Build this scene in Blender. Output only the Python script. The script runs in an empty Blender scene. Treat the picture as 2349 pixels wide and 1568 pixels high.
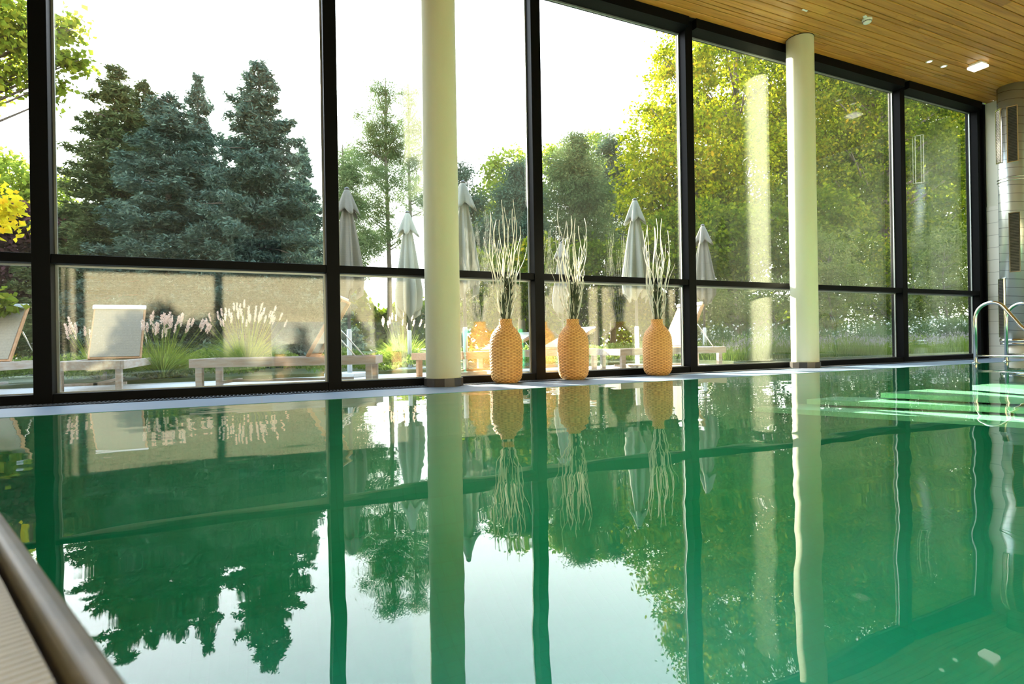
import bpy, math, random
import numpy as np
from mathutils import Matrix, Vector

S = bpy.context.scene
C = S.collection
PI = math.pi

# ------------------------------------------------------------------ camera
F_PX = 1270.0                       # focal length in pixels of a 2349 px wide frame
CAM = Vector((0.0, 0.0, 0.45))
YAW, ROLL = math.radians(24.4), math.radians(0.97)
RM = Matrix.Rotation(-YAW, 3, 'Z') @ Matrix.Rotation(math.radians(90), 3, 'X') @ Matrix.Rotation(-ROLL, 3, 'Z')
cd = bpy.data.cameras.new('camera')
cam = bpy.data.objects.new('camera', cd)
C.objects.link(cam)
cam.matrix_world = Matrix.Translation(CAM) @ RM.to_4x4()
cd.sensor_width = 36.0
cd.lens = 36.0 * F_PX / 2349.0
cd.clip_start = 0.02
cd.clip_end = 400
cd.dof.use_dof = True
cd.dof.focus_distance = 7.0
cd.dof.aperture_fstop = 2.6
S.camera = cam


def at(px, py, Y):
    """the point of the view through pixel (px, py) that lies at distance Y in front of the back of the room"""
    d = RM @ Vector((px - 1174.5, -(py - 784.0), -F_PX))
    t = (Y - CAM.y) / d.y
    return CAM + d * t


# ------------------------------------------------------------------ world, sun, exposure
SUN_AZ = math.radians(97.2)          # counted from +X
SUN_EL = math.radians(21.0)
w = bpy.data.worlds.new('sky')
S.world = w
w.use_nodes = True
nt = w.node_tree
nt.nodes.clear()
tc = nt.nodes.new('ShaderNodeTexCoord')
sp = nt.nodes.new('ShaderNodeSeparateXYZ')
rp = nt.nodes.new('ShaderNodeValToRGB')
bg = nt.nodes.new('ShaderNodeBackground')
wo = nt.nodes.new('ShaderNodeOutputWorld')
nt.links.new(tc.outputs['Generated'], sp.inputs[0])
nt.links.new(sp.outputs['Z'], rp.inputs[0])
nt.links.new(rp.outputs[0], bg.inputs[0])
nt.links.new(bg.outputs[0], wo.inputs[0])
cr = rp.color_ramp
cr.elements[0].position = 0.0
cr.elements[0].color = (1.0, 0.99, 0.93, 1)
cr.elements[1].position = 1.0
cr.elements[1].color = (0.34, 0.52, 0.85, 1)
e = cr.elements.new(0.30); e.color = (1.30, 1.33, 1.40, 1)
e = cr.elements.new(0.52); e.color = (1.20, 1.32, 1.55, 1)
e = cr.elements.new(0.75); e.color = (0.45, 0.66, 0.95, 1)
bg.inputs['Strength'].default_value = 7.0

sl = bpy.data.lights.new('sun', 'SUN')
sun = bpy.data.objects.new('sun', sl)
C.objects.link(sun)
sl.energy = 75.0
sl.color = (1.0, 0.92, 0.76)
sl.angle = math.radians(0.6)
sd = Vector((math.cos(SUN_AZ) * math.cos(SUN_EL), math.sin(SUN_AZ) * math.cos(SUN_EL), math.sin(SUN_EL)))
sun.rotation_euler = sd.to_track_quat('Z', 'Y').to_euler()
sun.location = (0, 12, 14)

S.view_settings.view_transform = 'Standard'
S.view_settings.look = 'None'
S.view_settings.exposure = -0.12
S.view_settings.gamma = 1.0
S.view_settings.use_curve_mapping = False
cy = S.cycles
cy.max_bounces = 9
cy.diffuse_bounces = 3
cy.glossy_bounces = 4
cy.transmission_bounces = 4
cy.transparent_max_bounces = 16
cy.caustics_reflective = False
cy.caustics_refractive = False
cy.sample_clamp_indirect = 6.0
cy.use_denoising = True


# ------------------------------------------------------------------ materials
def srgb(r, g, b):
    f = lambda c: (c / 255.0 / 12.92) if c / 255.0 <= 0.04045 else ((c / 255.0 + 0.055) / 1.055) ** 2.4
    return (f(r), f(g), f(b), 1.0)


def newmat(name):
    m = bpy.data.materials.new(name)
    m.use_nodes = True
    m.node_tree.nodes.clear()
    o = m.node_tree.nodes.new('ShaderNodeOutputMaterial')
    return m, m.node_tree, o


def N(t, kind, **kw):
    n = t.nodes.new(kind)
    for k, v in kw.items():
        setattr(n, k, v)
    return n


def math_node(t, op, a, b=None, clamp=False):
    n = N(t, 'ShaderNodeMath', operation=op)
    n.use_clamp = clamp
    for i, x in enumerate((a, b)):
        if x is None:
            continue
        if isinstance(x, (int, float)):
            n.inputs[i].default_value = x
        else:
            t.links.new(x, n.inputs[i])
    return n.outputs[0]


def ramp(t, src, stops):
    r = N(t, 'ShaderNodeValToRGB')
    el = r.color_ramp.elements
    el[0].position, el[0].color = stops[0]
    el[1].position, el[1].color = stops[-1]
    for p, c in stops[1:-1]:
        x = el.new(p); x.color = c
    t.links.new(src, r.inputs[0])
    return r.outputs[0]


def pbr(name, col, rough=0.5, metal=0.0, col2=None, nscale=8.0, bump=0.0, bscale=40.0, spec=0.5, stretch=(1, 1, 1)):
    m, t, o = newmat(name)
    p = N(t, 'ShaderNodeBsdfPrincipled')
    p.inputs['Base Color'].default_value = col
    p.inputs['Roughness'].default_value = rough
    p.inputs['Metallic'].default_value = metal
    p.inputs['Specular IOR Level'].default_value = spec
    co = N(t, 'ShaderNodeTexCoord')
    mp = N(t, 'ShaderNodeMapping')
    mp.inputs['Scale'].default_value = stretch
    t.links.new(co.outputs['Object'], mp.inputs[0])
    if col2 is not None:
        n = N(t, 'ShaderNodeTexNoise')
        n.inputs['Scale'].default_value = nscale
        n.inputs['Detail'].default_value = 4
        t.links.new(mp.outputs[0], n.inputs[0])
        c = ramp(t, n.outputs[0], [(0.3, col), (0.7, col2)])
        t.links.new(c, p.inputs['Base Color'])
    if bump:
        n = N(t, 'ShaderNodeTexNoise')
        n.inputs['Scale'].default_value = bscale
        t.links.new(mp.outputs[0], n.inputs[0])
        b = N(t, 'ShaderNodeBump')
        b.inputs['Strength'].default_value = bump
        b.inputs['Distance'].default_value = 0.01
        t.links.new(n.outputs[0], b.inputs['Height'])
        t.links.new(b.outputs[0], p.inputs['Normal'])
    t.links.new(p.outputs[0], o.inputs[0])
    return m


def leafmat(name, stops, trans=0.4, nscale=0.6, mixn=0.5, tcol=None):
    """leaf colours vary leaf by leaf and in larger patches; part of the light passes through"""
    m, t, o = newmat(name)
    g = N(t, 'ShaderNodeNewGeometry')
    co = N(t, 'ShaderNodeTexCoord')
    n = N(t, 'ShaderNodeTexNoise')
    n.inputs['Scale'].default_value = nscale
    n.inputs['Detail'].default_value = 2
    t.links.new(co.outputs['Object'], n.inputs[0])
    a = math_node(t, 'MULTIPLY', g.outputs['Random Per Island'], 1 - mixn)
    nn = math_node(t, 'MULTIPLY_ADD', n.outputs[0], 2.0)
    nn.node.inputs[2].default_value = -0.5
    b = math_node(t, 'MULTIPLY', nn, mixn)
    s = math_node(t, 'ADD', a, b, clamp=True)
    c = ramp(t, s, stops)
    d = N(t, 'ShaderNodeBsdfDiffuse')
    tr = N(t, 'ShaderNodeBsdfTranslucent')
    t.links.new(c, d.inputs[0])
    if tcol:
        mx = N(t, 'ShaderNodeMixRGB', blend_type='MULTIPLY')
        mx.inputs[0].default_value = 1
        mx.inputs[2].default_value = tcol
        t.links.new(c, mx.inputs[1])
        t.links.new(mx.outputs[0], tr.inputs[0])
    else:
        t.links.new(c, tr.inputs[0])
    ms = N(t, 'ShaderNodeMixShader')
    ms.inputs[0].default_value = trans
    t.links.new(d.outputs[0], ms.inputs[1])
    t.links.new(tr.outputs[0], ms.inputs[2])
    t.links.new(ms.outputs[0], o.inputs[0])
    return m


def lin(r, g, b):
    return (r, g, b, 1.0)


M = {}
M['frame'] = pbr('black_anodised_frame', lin(0.0022, 0.0025, 0.003), 0.5, 0.0, spec=0.07)
M['bead'] = pbr('aluminium_bead', lin(0.30, 0.33, 0.32), 0.35, 0.6)
M['plaster'] = pbr('white_column_plaster', lin(0.68, 0.68, 0.48), 0.75, bump=0.05, bscale=60)
M['skirt'] = pbr('dark_skirting_tile', lin(0.022, 0.018, 0.015), 0.35, col2=lin(0.035, 0.028, 0.022), nscale=12)
M['steel'] = pbr('polished_steel', lin(0.72, 0.70, 0.64), 0.13, 1.0)
M['dark'] = pbr('dark_slot', lin(0.006, 0.007, 0.006), 0.6)
M['white'] = pbr('white_plastic', lin(0.82, 0.80, 0.72), 0.45)
M['white_wall'] = pbr('white_wall_paint', lin(0.78, 0.78, 0.66), 0.8)
M['sling'] = pbr('beige_sling_fabric', lin(0.22, 0.20, 0.15), 0.9, col2=lin(0.27, 0.245, 0.19), nscale=60)
M['teak'] = pbr('weathered_teak', lin(0.36, 0.27, 0.20), 0.75, col2=lin(0.46, 0.42, 0.37), nscale=5, stretch=(1, 6, 6))
M['teak_warm'] = pbr('warm_teak', lin(0.42, 0.22, 0.10), 0.7, col2=lin(0.52, 0.30, 0.16), nscale=5, stretch=(1, 6, 6))
M['pillow'] = pbr('white_headrest_fabric', lin(0.80, 0.80, 0.80), 0.9)
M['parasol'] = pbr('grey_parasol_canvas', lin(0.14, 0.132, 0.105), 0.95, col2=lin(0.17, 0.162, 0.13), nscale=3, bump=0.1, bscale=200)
M['parasol_lit'] = pbr('lit_parasol_canvas', lin(0.23, 0.24, 0.19), 0.95, col2=lin(0.27, 0.28, 0.23), nscale=3)  # whiter copy of the grey canvas: light on the parasols put into the colour
M['pole_dark'] = pbr('grey_pole', lin(0.06, 0.06, 0.06), 0.4, 0.3)
M['pole_white'] = pbr('pale_pole_foot', lin(0.55, 0.58, 0.58), 0.5)
M['paving'] = pbr('pale_terrace_paving', lin(0.46, 0.44, 0.40), 0.8, col2=lin(0.54, 0.52, 0.47), nscale=1.5)
M['soil'] = pbr('bed_soil', lin(0.05, 0.07, 0.02), 0.95, col2=lin(0.09, 0.11, 0.035), nscale=3)
M['lawn'] = pbr('lawn_grass', lin(0.05, 0.085, 0.02), 0.95, col2=lin(0.08, 0.12, 0.03), nscale=2)
M['bark'] = pbr('bark', lin(0.06, 0.045, 0.035), 0.95, col2=lin(0.10, 0.08, 0.06), nscale=10, bump=0.5, stretch=(4, 4, 1))
M['beige_brick'] = None


def mat_glass():
    m, t, o = newmat('double_glazing')
    g = N(t, 'ShaderNodeNewGeometry')
    dot = N(t, 'ShaderNodeVectorMath', operation='DOT_PRODUCT')
    t.links.new(g.outputs['Incoming'], dot.inputs[0])
    t.links.new(g.outputs['Normal'], dot.inputs[1])
    c = math_node(t, 'ABSOLUTE', dot.outputs['Value'])
    om = math_node(t, 'SUBTRACT', 1.0, c, clamp=True)
    p5 = math_node(t, 'POWER', om, 5.0)
    fr = math_node(t, 'MULTIPLY_ADD', p5, 0.88, clamp=True)
    fr.node.inputs[2].default_value = 0.075
    tr = N(t, 'ShaderNodeBsdfTransparent')
    tr.inputs[0].default_value = (0.95, 0.965, 0.94, 1)
    gl = N(t, 'ShaderNodeBsdfGlossy')
    gl.inputs['Roughness'].default_value = 0.0
    gl.inputs['Color'].default_value = (1, 1, 1, 1)
    ms = N(t, 'ShaderNodeMixShader')
    t.links.new(fr, ms.inputs[0])
    t.links.new(tr.outputs[0], ms.inputs[1])
    t.links.new(gl.outputs[0], ms.inputs[2])
    # dried splashes and dust on the pane
    co = N(t, 'ShaderNodeTexCoord')
    n1 = N(t, 'ShaderNodeTexVoronoi')
    n1.inputs['Scale'].default_value = 34
    t.links.new(co.outputs['Object'], n1.inputs[0])
    s1 = math_node(t, 'LESS_THAN', n1.outputs['Distance'], 0.10)
    n2 = N(t, 'ShaderNodeTexNoise')
    n2.inputs['Scale'].default_value = 2.2
    t.links.new(co.outputs['Object'], n2.inputs[0])
    s2 = math_node(t, 'GREATER_THAN', n2.outputs[0], 0.48)
    sx = N(t, 'ShaderNodeSeparateXYZ')
    t.links.new(co.outputs['Object'], sx.inputs[0])
    low = math_node(t, 'LESS_THAN', sx.outputs['Z'], 1.3)
    sp_ = math_node(t, 'MULTIPLY', s1, s2)
    sp_ = math_node(t, 'MULTIPLY', sp_, low)
    sp_ = math_node(t, 'MULTIPLY', sp_, 0.18)
    film = math_node(t, 'MULTIPLY', n2.outputs[0], 0.002)
    fac = math_node(t, 'ADD', sp_, film)
    df = N(t, 'ShaderNodeBsdfTranslucent')
    df.inputs[0].default_value = (0.9, 0.9, 0.85, 1)
    ms2 = N(t, 'ShaderNodeMixShader')
    t.links.new(fac, ms2.inputs[0])
    t.links.new(ms.outputs[0], ms2.inputs[1])
    t.links.new(df.outputs[0], ms2.inputs[2])
    t.links.new(ms2.outputs[0], o.inputs[0])
    return m


def mat_water():
    m, t, o = newmat('pool_water')
    co = N(t, 'ShaderNodeTexCoord')
    mp = N(t, 'ShaderNodeMapping')
    mp.inputs['Rotation'].default_value = (0, 0, math.radians(-20))
    mp.inputs['Scale'].default_value = (0.55, 1.3, 1)
    t.links.new(co.outputs['Object'], mp.inputs[0])
    n = N(t, 'ShaderNodeTexNoise')
    n.inputs['Scale'].default_value = 2.3
    n.inputs['Detail'].default_value = 2.0
    n.inputs['Roughness'].default_value = 0.4
    t.links.new(mp.outputs[0], n.inputs[0])
    b = N(t, 'ShaderNodeBump')
    b.inputs['Strength'].default_value = 1.0
    b.inputs['Distance'].default_value = 0.0032
    t.links.new(n.outputs[0], b.inputs['Height'])
    g = N(t, 'ShaderNodeNewGeometry')
    dot = N(t, 'ShaderNodeVectorMath', operation='DOT_PRODUCT')
    t.links.new(g.outputs['Incoming'], dot.inputs[0])
    t.links.new(b.outputs[0], dot.inputs[1])
    c = math_node(t, 'ABSOLUTE', dot.outputs['Value'])
    om = math_node(t, 'SUBTRACT', 1.0, c, clamp=True)
    p5 = math_node(t, 'POWER', om, 4.6)
    fb = math_node(t, 'MULTIPLY_ADD', p5, 0.94, clamp=True)
    fb.node.inputs[2].default_value = 0.05
    tr = N(t, 'ShaderNodeBsdfTransparent')
    tr.inputs[0].default_value = (0.74, 0.97, 0.88, 1)
    gl = N(t, 'ShaderNodeBsdfGlossy')
    gl.inputs['Roughness'].default_value = 0.0
    t.links.new(b.outputs[0], gl.inputs['Normal'])
    ms = N(t, 'ShaderNodeMixShader')
    t.links.new(fb, ms.inputs[0])
    t.links.new(tr.outputs[0], ms.inputs[1])
    t.links.new(gl.outputs[0], ms.inputs[2])
    t.links.new(ms.outputs[0], o.inputs[0])
    return m


def mat_wood():
    m, t, o = newmat('pine_ceiling_boards')
    p = N(t, 'ShaderNodeBsdfPrincipled')
    p.inputs['Roughness'].default_value = 0.42
    at_ = N(t, 'ShaderNodeAttribute', attribute_name='board')
    co = N(t, 'ShaderNodeTexCoord')
    mp = N(t, 'ShaderNodeMapping')
    mp.inputs['Scale'].default_value = (0.5, 9, 9)
    t.links.new(co.outputs['Object'], mp.inputs[0])
    cmb = N(t, 'ShaderNodeVectorMath', operation='ADD')
    t.links.new(mp.outputs[0], cmb.inputs[0])
    sc = N(t, 'ShaderNodeVectorMath', operation='SCALE')
    sc.inputs['Scale'].default_value = 31.0
    t.links.new(at_.outputs['Vector'], sc.inputs[0])
    t.links.new(sc.outputs[0], cmb.inputs[1])
    n = N(t, 'ShaderNodeTexNoise')
    n.inputs['Scale'].default_value = 2.2
    n.inputs['Detail'].default_value = 6
    n.inputs['Distortion'].default_value = 0.8
    t.links.new(cmb.outputs[0], n.inputs[0])
    c1 = ramp(t, n.outputs[0], [(0.28, lin(0.29, 0.125, 0.018)), (0.5, lin(0.46, 0.215, 0.034)), (0.75, lin(0.56, 0.29, 0.052))])
    c2 = ramp(t, at_.outputs['Fac'], [(0.0, lin(0.62, 0.58, 0.52)), (0.12, lin(0.86, 0.84, 0.8)), (1.0, lin(1, 1, 1))])
    mx = N(t, 'ShaderNodeMixRGB', blend_type='MULTIPLY')
    mx.inputs[0].default_value = 1
    t.links.new(c1, mx.inputs[1])
    t.links.new(c2, mx.inputs[2])
    # knots
    v = N(t, 'ShaderNodeTexVoronoi')
    v.inputs['Scale'].default_value = 1.0
    mp2 = N(t, 'ShaderNodeMapping')
    mp2.inputs['Scale'].default_value = (2.6, 9, 1)
    t.links.new(co.outputs['Object'], mp2.inputs[0])
    t.links.new(mp2.outputs[0], v.inputs[0])
    k = ramp(t, v.outputs['Distance'], [(0.0, lin(0.35, 0.22, 0.12)), (0.10, lin(1, 1, 1))])
    mx2 = N(t, 'ShaderNodeMixRGB', blend_type='MULTIPLY')
    mx2.inputs[0].default_value = 0.8
    t.links.new(mx.outputs[0], mx2.inputs[1])
    t.links.new(k, mx2.inputs[2])
    t.links.new(mx2.outputs[0], p.inputs['Base Color'])
    t.links.new(p.outputs[0], o.inputs[0])
    return m


def mat_tiles(name, c1, c2, grout, wx, hz, axis='XZ', rough=0.35, offset=0.5, mortar=0.008, bump=0.3):
    """rectangular tiles of wx by hz metres"""
    m, t, o = newmat(name)
    p = N(t, 'ShaderNodeBsdfPrincipled')
    p.inputs['Roughness'].default_value = rough
    co = N(t, 'ShaderNodeTexCoord')
    sx = N(t, 'ShaderNodeSeparateXYZ')
    cx = N(t, 'ShaderNodeCombineXYZ')
    t.links.new(co.outputs['Object'], sx.inputs[0])
    t.links.new(sx.outputs[axis[0]], cx.inputs[0])
    t.links.new(sx.outputs[axis[1]], cx.inputs[1])
    br = N(t, 'ShaderNodeTexBrick')
    br.offset = offset
    br.inputs['Scale'].default_value = 1.0
    br.inputs['Brick Width'].default_value = wx
    br.inputs['Row Height'].default_value = hz
    br.inputs['Mortar Size'].default_value = mortar
    br.inputs['Color1'].default_value = c1
    br.inputs['Color2'].default_value = c2
    br.inputs['Mortar'].default_value = grout
    t.links.new(cx.outputs[0], br.inputs[0])
    t.links.new(br.outputs['Color'], p.inputs['Base Color'])
    b = N(t, 'ShaderNodeBump')
    b.invert = True
    b.inputs['Strength'].default_value = bump
    b.inputs['Distance'].default_value = 0.004
    t.links.new(br.outputs['Fac'], b.inputs['Height'])
    t.links.new(b.outputs[0], p.inputs['Normal'])
    t.links.new(p.outputs[0], o.inputs[0])
    return m


def mat_emit(name, col, s):
    m, t, o = newmat(name)
    em = N(t, 'ShaderNodeEmission')
    em.inputs[0].default_value = col
    em.inputs[1].default_value = s
    t.links.new(em.outputs[0], o.inputs[0])
    return m


def mat_duct():
    m, t, o = newmat('spiral_duct_steel')
    p = N(t, 'ShaderNodeBsdfPrincipled')
    p.inputs['Metallic'].default_value = 0.6
    p.inputs['Roughness'].default_value = 0.27
    co = N(t, 'ShaderNodeTexCoord')
    sx = N(t, 'ShaderNodeSeparateXYZ')
    t.links.new(co.outputs['Object'], sx.inputs[0])
    ang = math_node(t, 'ARCTAN2', sx.outputs['Y'], sx.outputs['X'])
    ang = math_node(t, 'MULTIPLY', ang, 1 / (2 * PI))
    zz = math_node(t, 'MULTIPLY', sx.outputs['Z'], 1 / 0.145)
    f = math_node(t, 'FRACT', math_node(t, 'ADD', zz, ang))
    seam = math_node(t, 'LESS_THAN', f, 0.05)
    c = ramp(t, seam, [(0.0, lin(0.52, 0.54, 0.50)), (1.0, lin(0.13, 0.13, 0.12))])
    t.links.new(c, p.inputs['Base Color'])
    t.links.new(p.outputs[0], o.inputs[0])
    return m


M['glass'] = mat_glass()
M['water'] = mat_water()
M['wood'] = mat_wood()
M['duct'] = mat_duct()
M['deck'] = mat_tiles('grey_deck_tiles', lin(0.135, 0.20, 0.275), lin(0.155, 0.22, 0.30), lin(0.18, 0.19, 0.21), 1.2, 0.6, 'XY', 0.5, 0.0, 0.004)
M['pool_tile'] = mat_tiles('emerald_pool_tiles', lin(0.003, 0.25, 0.175), lin(0.003, 0.265, 0.185), lin(0.003, 0.24, 0.165), 0.1, 0.1, 'XY', 0.5, 0.0, 0.004)
M['step_tile'] = mat_tiles('pale_green_step_tiles', lin(0.50, 0.84, 0.56), lin(0.52, 0.86, 0.58), lin(0.48, 0.80, 0.52), 0.1, 0.1, 'XY', 0.5, 0.0, 0.004)
M['end_tile'] = mat_tiles('white_wall_tiles', lin(0.66, 0.66, 0.56), lin(0.70, 0.70, 0.60), lin(0.40, 0.40, 0.33), 0.6, 0.225, 'YZ', 0.3, 0.5, 0.006)
M['back_brick'] = mat_tiles('beige_stone_wall', lin(0.46, 0.41, 0.29), lin(0.52, 0.46, 0.33), lin(0.34, 0.30, 0.21), 0.5, 0.05, 'XZ', 0.7, 0.5, 0.004)
M['grate'] = mat_tiles('overflow_grate', lin(0.62, 0.60, 0.56), lin(0.68, 0.66, 0.62), lin(0.12, 0.07, 0.035), 0.5, 0.016, 'XY', 0.5, 0.0, 0.005, 0.8)
M['coping'] = pbr('brown_stone_coping', lin(0.045, 0.036, 0.018), 0.42, col2=lin(0.075, 0.06, 0.034), nscale=12)
M['lamp'] = mat_emit('lit_diffuser', (1.0, 0.93, 0.82, 1), 2.6)
M['stick'] = pbr('bleached_willow', lin(0.82, 0.75, 0.60), 0.6, col2=lin(0.90, 0.86, 0.74), nscale=20)
M['stem'] = pbr('dark_green_stem', lin(0.012, 0.018, 0.006), 0.5, col2=lin(0.035, 0.055, 0.012), nscale=20)


def mat_wicker():
    m, t, o = newmat('woven_straw')
    p = N(t, 'ShaderNodeBsdfPrincipled')
    p.inputs['Roughness'].default_value = 0.55
    a = N(t, 'ShaderNodeAttribute', attribute_name='weave')
    n = N(t, 'ShaderNodeTexNoise')
    n.inputs['Scale'].default_value = 30
    co = N(t, 'ShaderNodeTexCoord')
    t.links.new(co.outputs['Object'], n.inputs[0])
    c1 = ramp(t, n.outputs[0], [(0.3, lin(0.68, 0.36, 0.10)), (0.7, lin(0.84, 0.50, 0.17))])
    c2 = ramp(t, a.outputs['Fac'], [(0.0, lin(0.45, 0.30, 0.15)), (0.45, lin(1, 1, 1))])
    mx = N(t, 'ShaderNodeMixRGB', blend_type='MULTIPLY')
    mx.inputs[0].default_value = 0.8
    t.links.new(c1, mx.inputs[1])
    t.links.new(c2, mx.inputs[2])
    t.links.new(mx.outputs[0], p.inputs['Base Color'])
    t.links.new(p.outputs[0], o.inputs[0])
    return m


M['wicker'] = mat_wicker()
M['spruce_blue'] = leafmat('blue_spruce_needles', [(0.0, lin(0.018, 0.036, 0.026)), (0.5, lin(0.060, 0.098, 0.074)), (1.0, lin(0.145, 0.20, 0.155))], 0.22, 0.7)
M['spruce_dark'] = leafmat('dark_spruce_needles', [(0.0, lin(0.018, 0.030, 0.010)), (0.5, lin(0.050, 0.072, 0.028)), (1.0, lin(0.13, 0.14, 0.055))], 0.25, 0.7)
M['pine'] = leafmat('pine_needles', [(0.0, lin(0.045, 0.075, 0.030)), (0.5, lin(0.09, 0.14, 0.055)), (1.0, lin(0.19, 0.22, 0.10))], 0.35, 0.5)
M['fir'] = leafmat('fir_needles', [(0.0, lin(0.03, 0.055, 0.035)), (0.6, lin(0.06, 0.10, 0.065)), (1.0, lin(0.12, 0.16, 0.10))], 0.25, 0.5)
M['beech'] = leafmat('yellow_green_leaves', [(0.0, lin(0.03, 0.06, 0.003)), (0.40, lin(0.14, 0.19, 0.005)), (0.75, lin(0.31, 0.31, 0.010)), (1.0, lin(0.42, 0.23, 0.010))], 0.5, 0.35, 0.35)
M['beech_dark'] = leafmat('green_leaves', [(0.0, lin(0.02, 0.045, 0.003)), (0.45, lin(0.055, 0.095, 0.005)), (0.8, lin(0.17, 0.20, 0.010)), (1.0, lin(0.42, 0.26, 0.015))], 0.45, 0.35, 0.45)
M['pale_leaf'] = leafmat('pale_green_leaves', [(0.0, lin(0.10, 0.15, 0.02)), (0.6, lin(0.20, 0.27, 0.035)), (1.0, lin(0.34, 0.35, 0.05))], 0.5, 0.4)
M['maple'] = leafmat('maple_leaves', [(0.0, lin(0.06, 0.10, 0.010)), (0.6, lin(0.16, 0.22, 0.022)), (1.0, lin(0.40, 0.38, 0.04))], 0.5, 0.5)
M['maple_yellow'] = leafmat('yellow_maple_leaves', [(0.0, lin(0.45, 0.48, 0.02)), (0.6, lin(0.75, 0.66, 0.03)), (1.0, lin(0.85, 0.42, 0.02))], 0.5, 0.5)
M['purple'] = leafmat('dark_purple_leaves', [(0.0, lin(0.020, 0.010, 0.012)), (0.6, lin(0.045, 0.020, 0.024)), (1.0, lin(0.09, 0.05, 0.04))], 0.2, 0.5)
M['grass'] = leafmat('grass_blades', [(0.0, lin(0.10, 0.17, 0.03)), (0.6, lin(0.24, 0.32, 0.05)), (1.0, lin(0.50, 0.48, 0.06))], 0.45, 2.0)
M['grey_grass'] = leafmat('grey_green_grass', [(0.0, lin(0.04, 0.08, 0.03)), (0.6, lin(0.10, 0.155, 0.06)), (1.0, lin(0.22, 0.28, 0.12))], 0.4, 2.0)
M['plume'] = leafmat('grass_plumes', [(0.0, lin(0.62, 0.44, 0.36)), (0.6, lin(0.82, 0.66, 0.56)), (1.0, lin(0.92, 0.84, 0.74))], 0.45, 2.0)
M['cover'] = leafmat('bed_leaves', [(0.0, lin(0.06, 0.11, 0.02)), (0.6, lin(0.15, 0.22, 0.04)), (0.9, lin(0.28, 0.33, 0.12)), (1.0, lin(0.55, 0.40, 0.45))], 0.35, 2.0)
M['lavender'] = leafmat('lavender_leaves', [(0.0, lin(0.05, 0.09, 0.012)), (0.6, lin(0.13, 0.20, 0.03)), (1.0, lin(0.25, 0.30, 0.09))], 0.35, 2.0)
M['lavender_tip'] = leafmat('lavender_flowers', [(0.0, lin(0.18, 0.16, 0.17)), (1.0, lin(0.36, 0.33, 0.34))], 0.3, 2.0)
M['petal'] = leafmat('white_petals', [(0.0, lin(0.80, 0.80, 0.78)), (0.8, lin(0.9, 0.9, 0.88)), (1.0, lin(0.8, 0.45, 0.5))], 0.4, 2.0)
M['larch'] = leafmat('larch_sprays', [(0.0, lin(0.04, 0.06, 0.015)), (0.6, lin(0.11, 0.14, 0.035)), (1.0, lin(0.24, 0.24, 0.08))], 0.3, 0.8)
M['dry'] = leafmat('dry_twigs', [(0.0, lin(0.12, 0.09, 0.05)), (1.0, lin(0.26, 0.20, 0.12))], 0.3, 2.0)


# ------------------------------------------------------------------ object helpers
def link(name, me, m=None, parent=None):
    o = bpy.data.objects.new(name, me)
    C.objects.link(o)
    if m is not None and me is not None and not me.materials:
        me.materials.append(m)
    if parent is not None:
        o.parent = parent
    return o


def tag(o, label=None, cat=None, group=None, kind=None):
    if label: o['label'] = label
    if cat: o['category'] = cat
    if group: o['group'] = group
    if kind: o['kind'] = kind
    return o


def empty(name, loc=(0, 0, 0), rz=0.0, label=None, cat=None, group=None, kind=None):
    o = bpy.data.objects.new(name, None)
    o.empty_display_size = 0.1
    C.objects.link(o)
    o.location = loc
    o.rotation_euler = (0, 0, rz)
    return tag(o, label, cat, group, kind)


def copy_tree(o, parent=None):
    c = o.copy()
    C.objects.link(c)
    if parent is not None:
        c.parent = parent
    for ch in list(o.children):
        copy_tree(ch, c)
    return c


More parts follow.
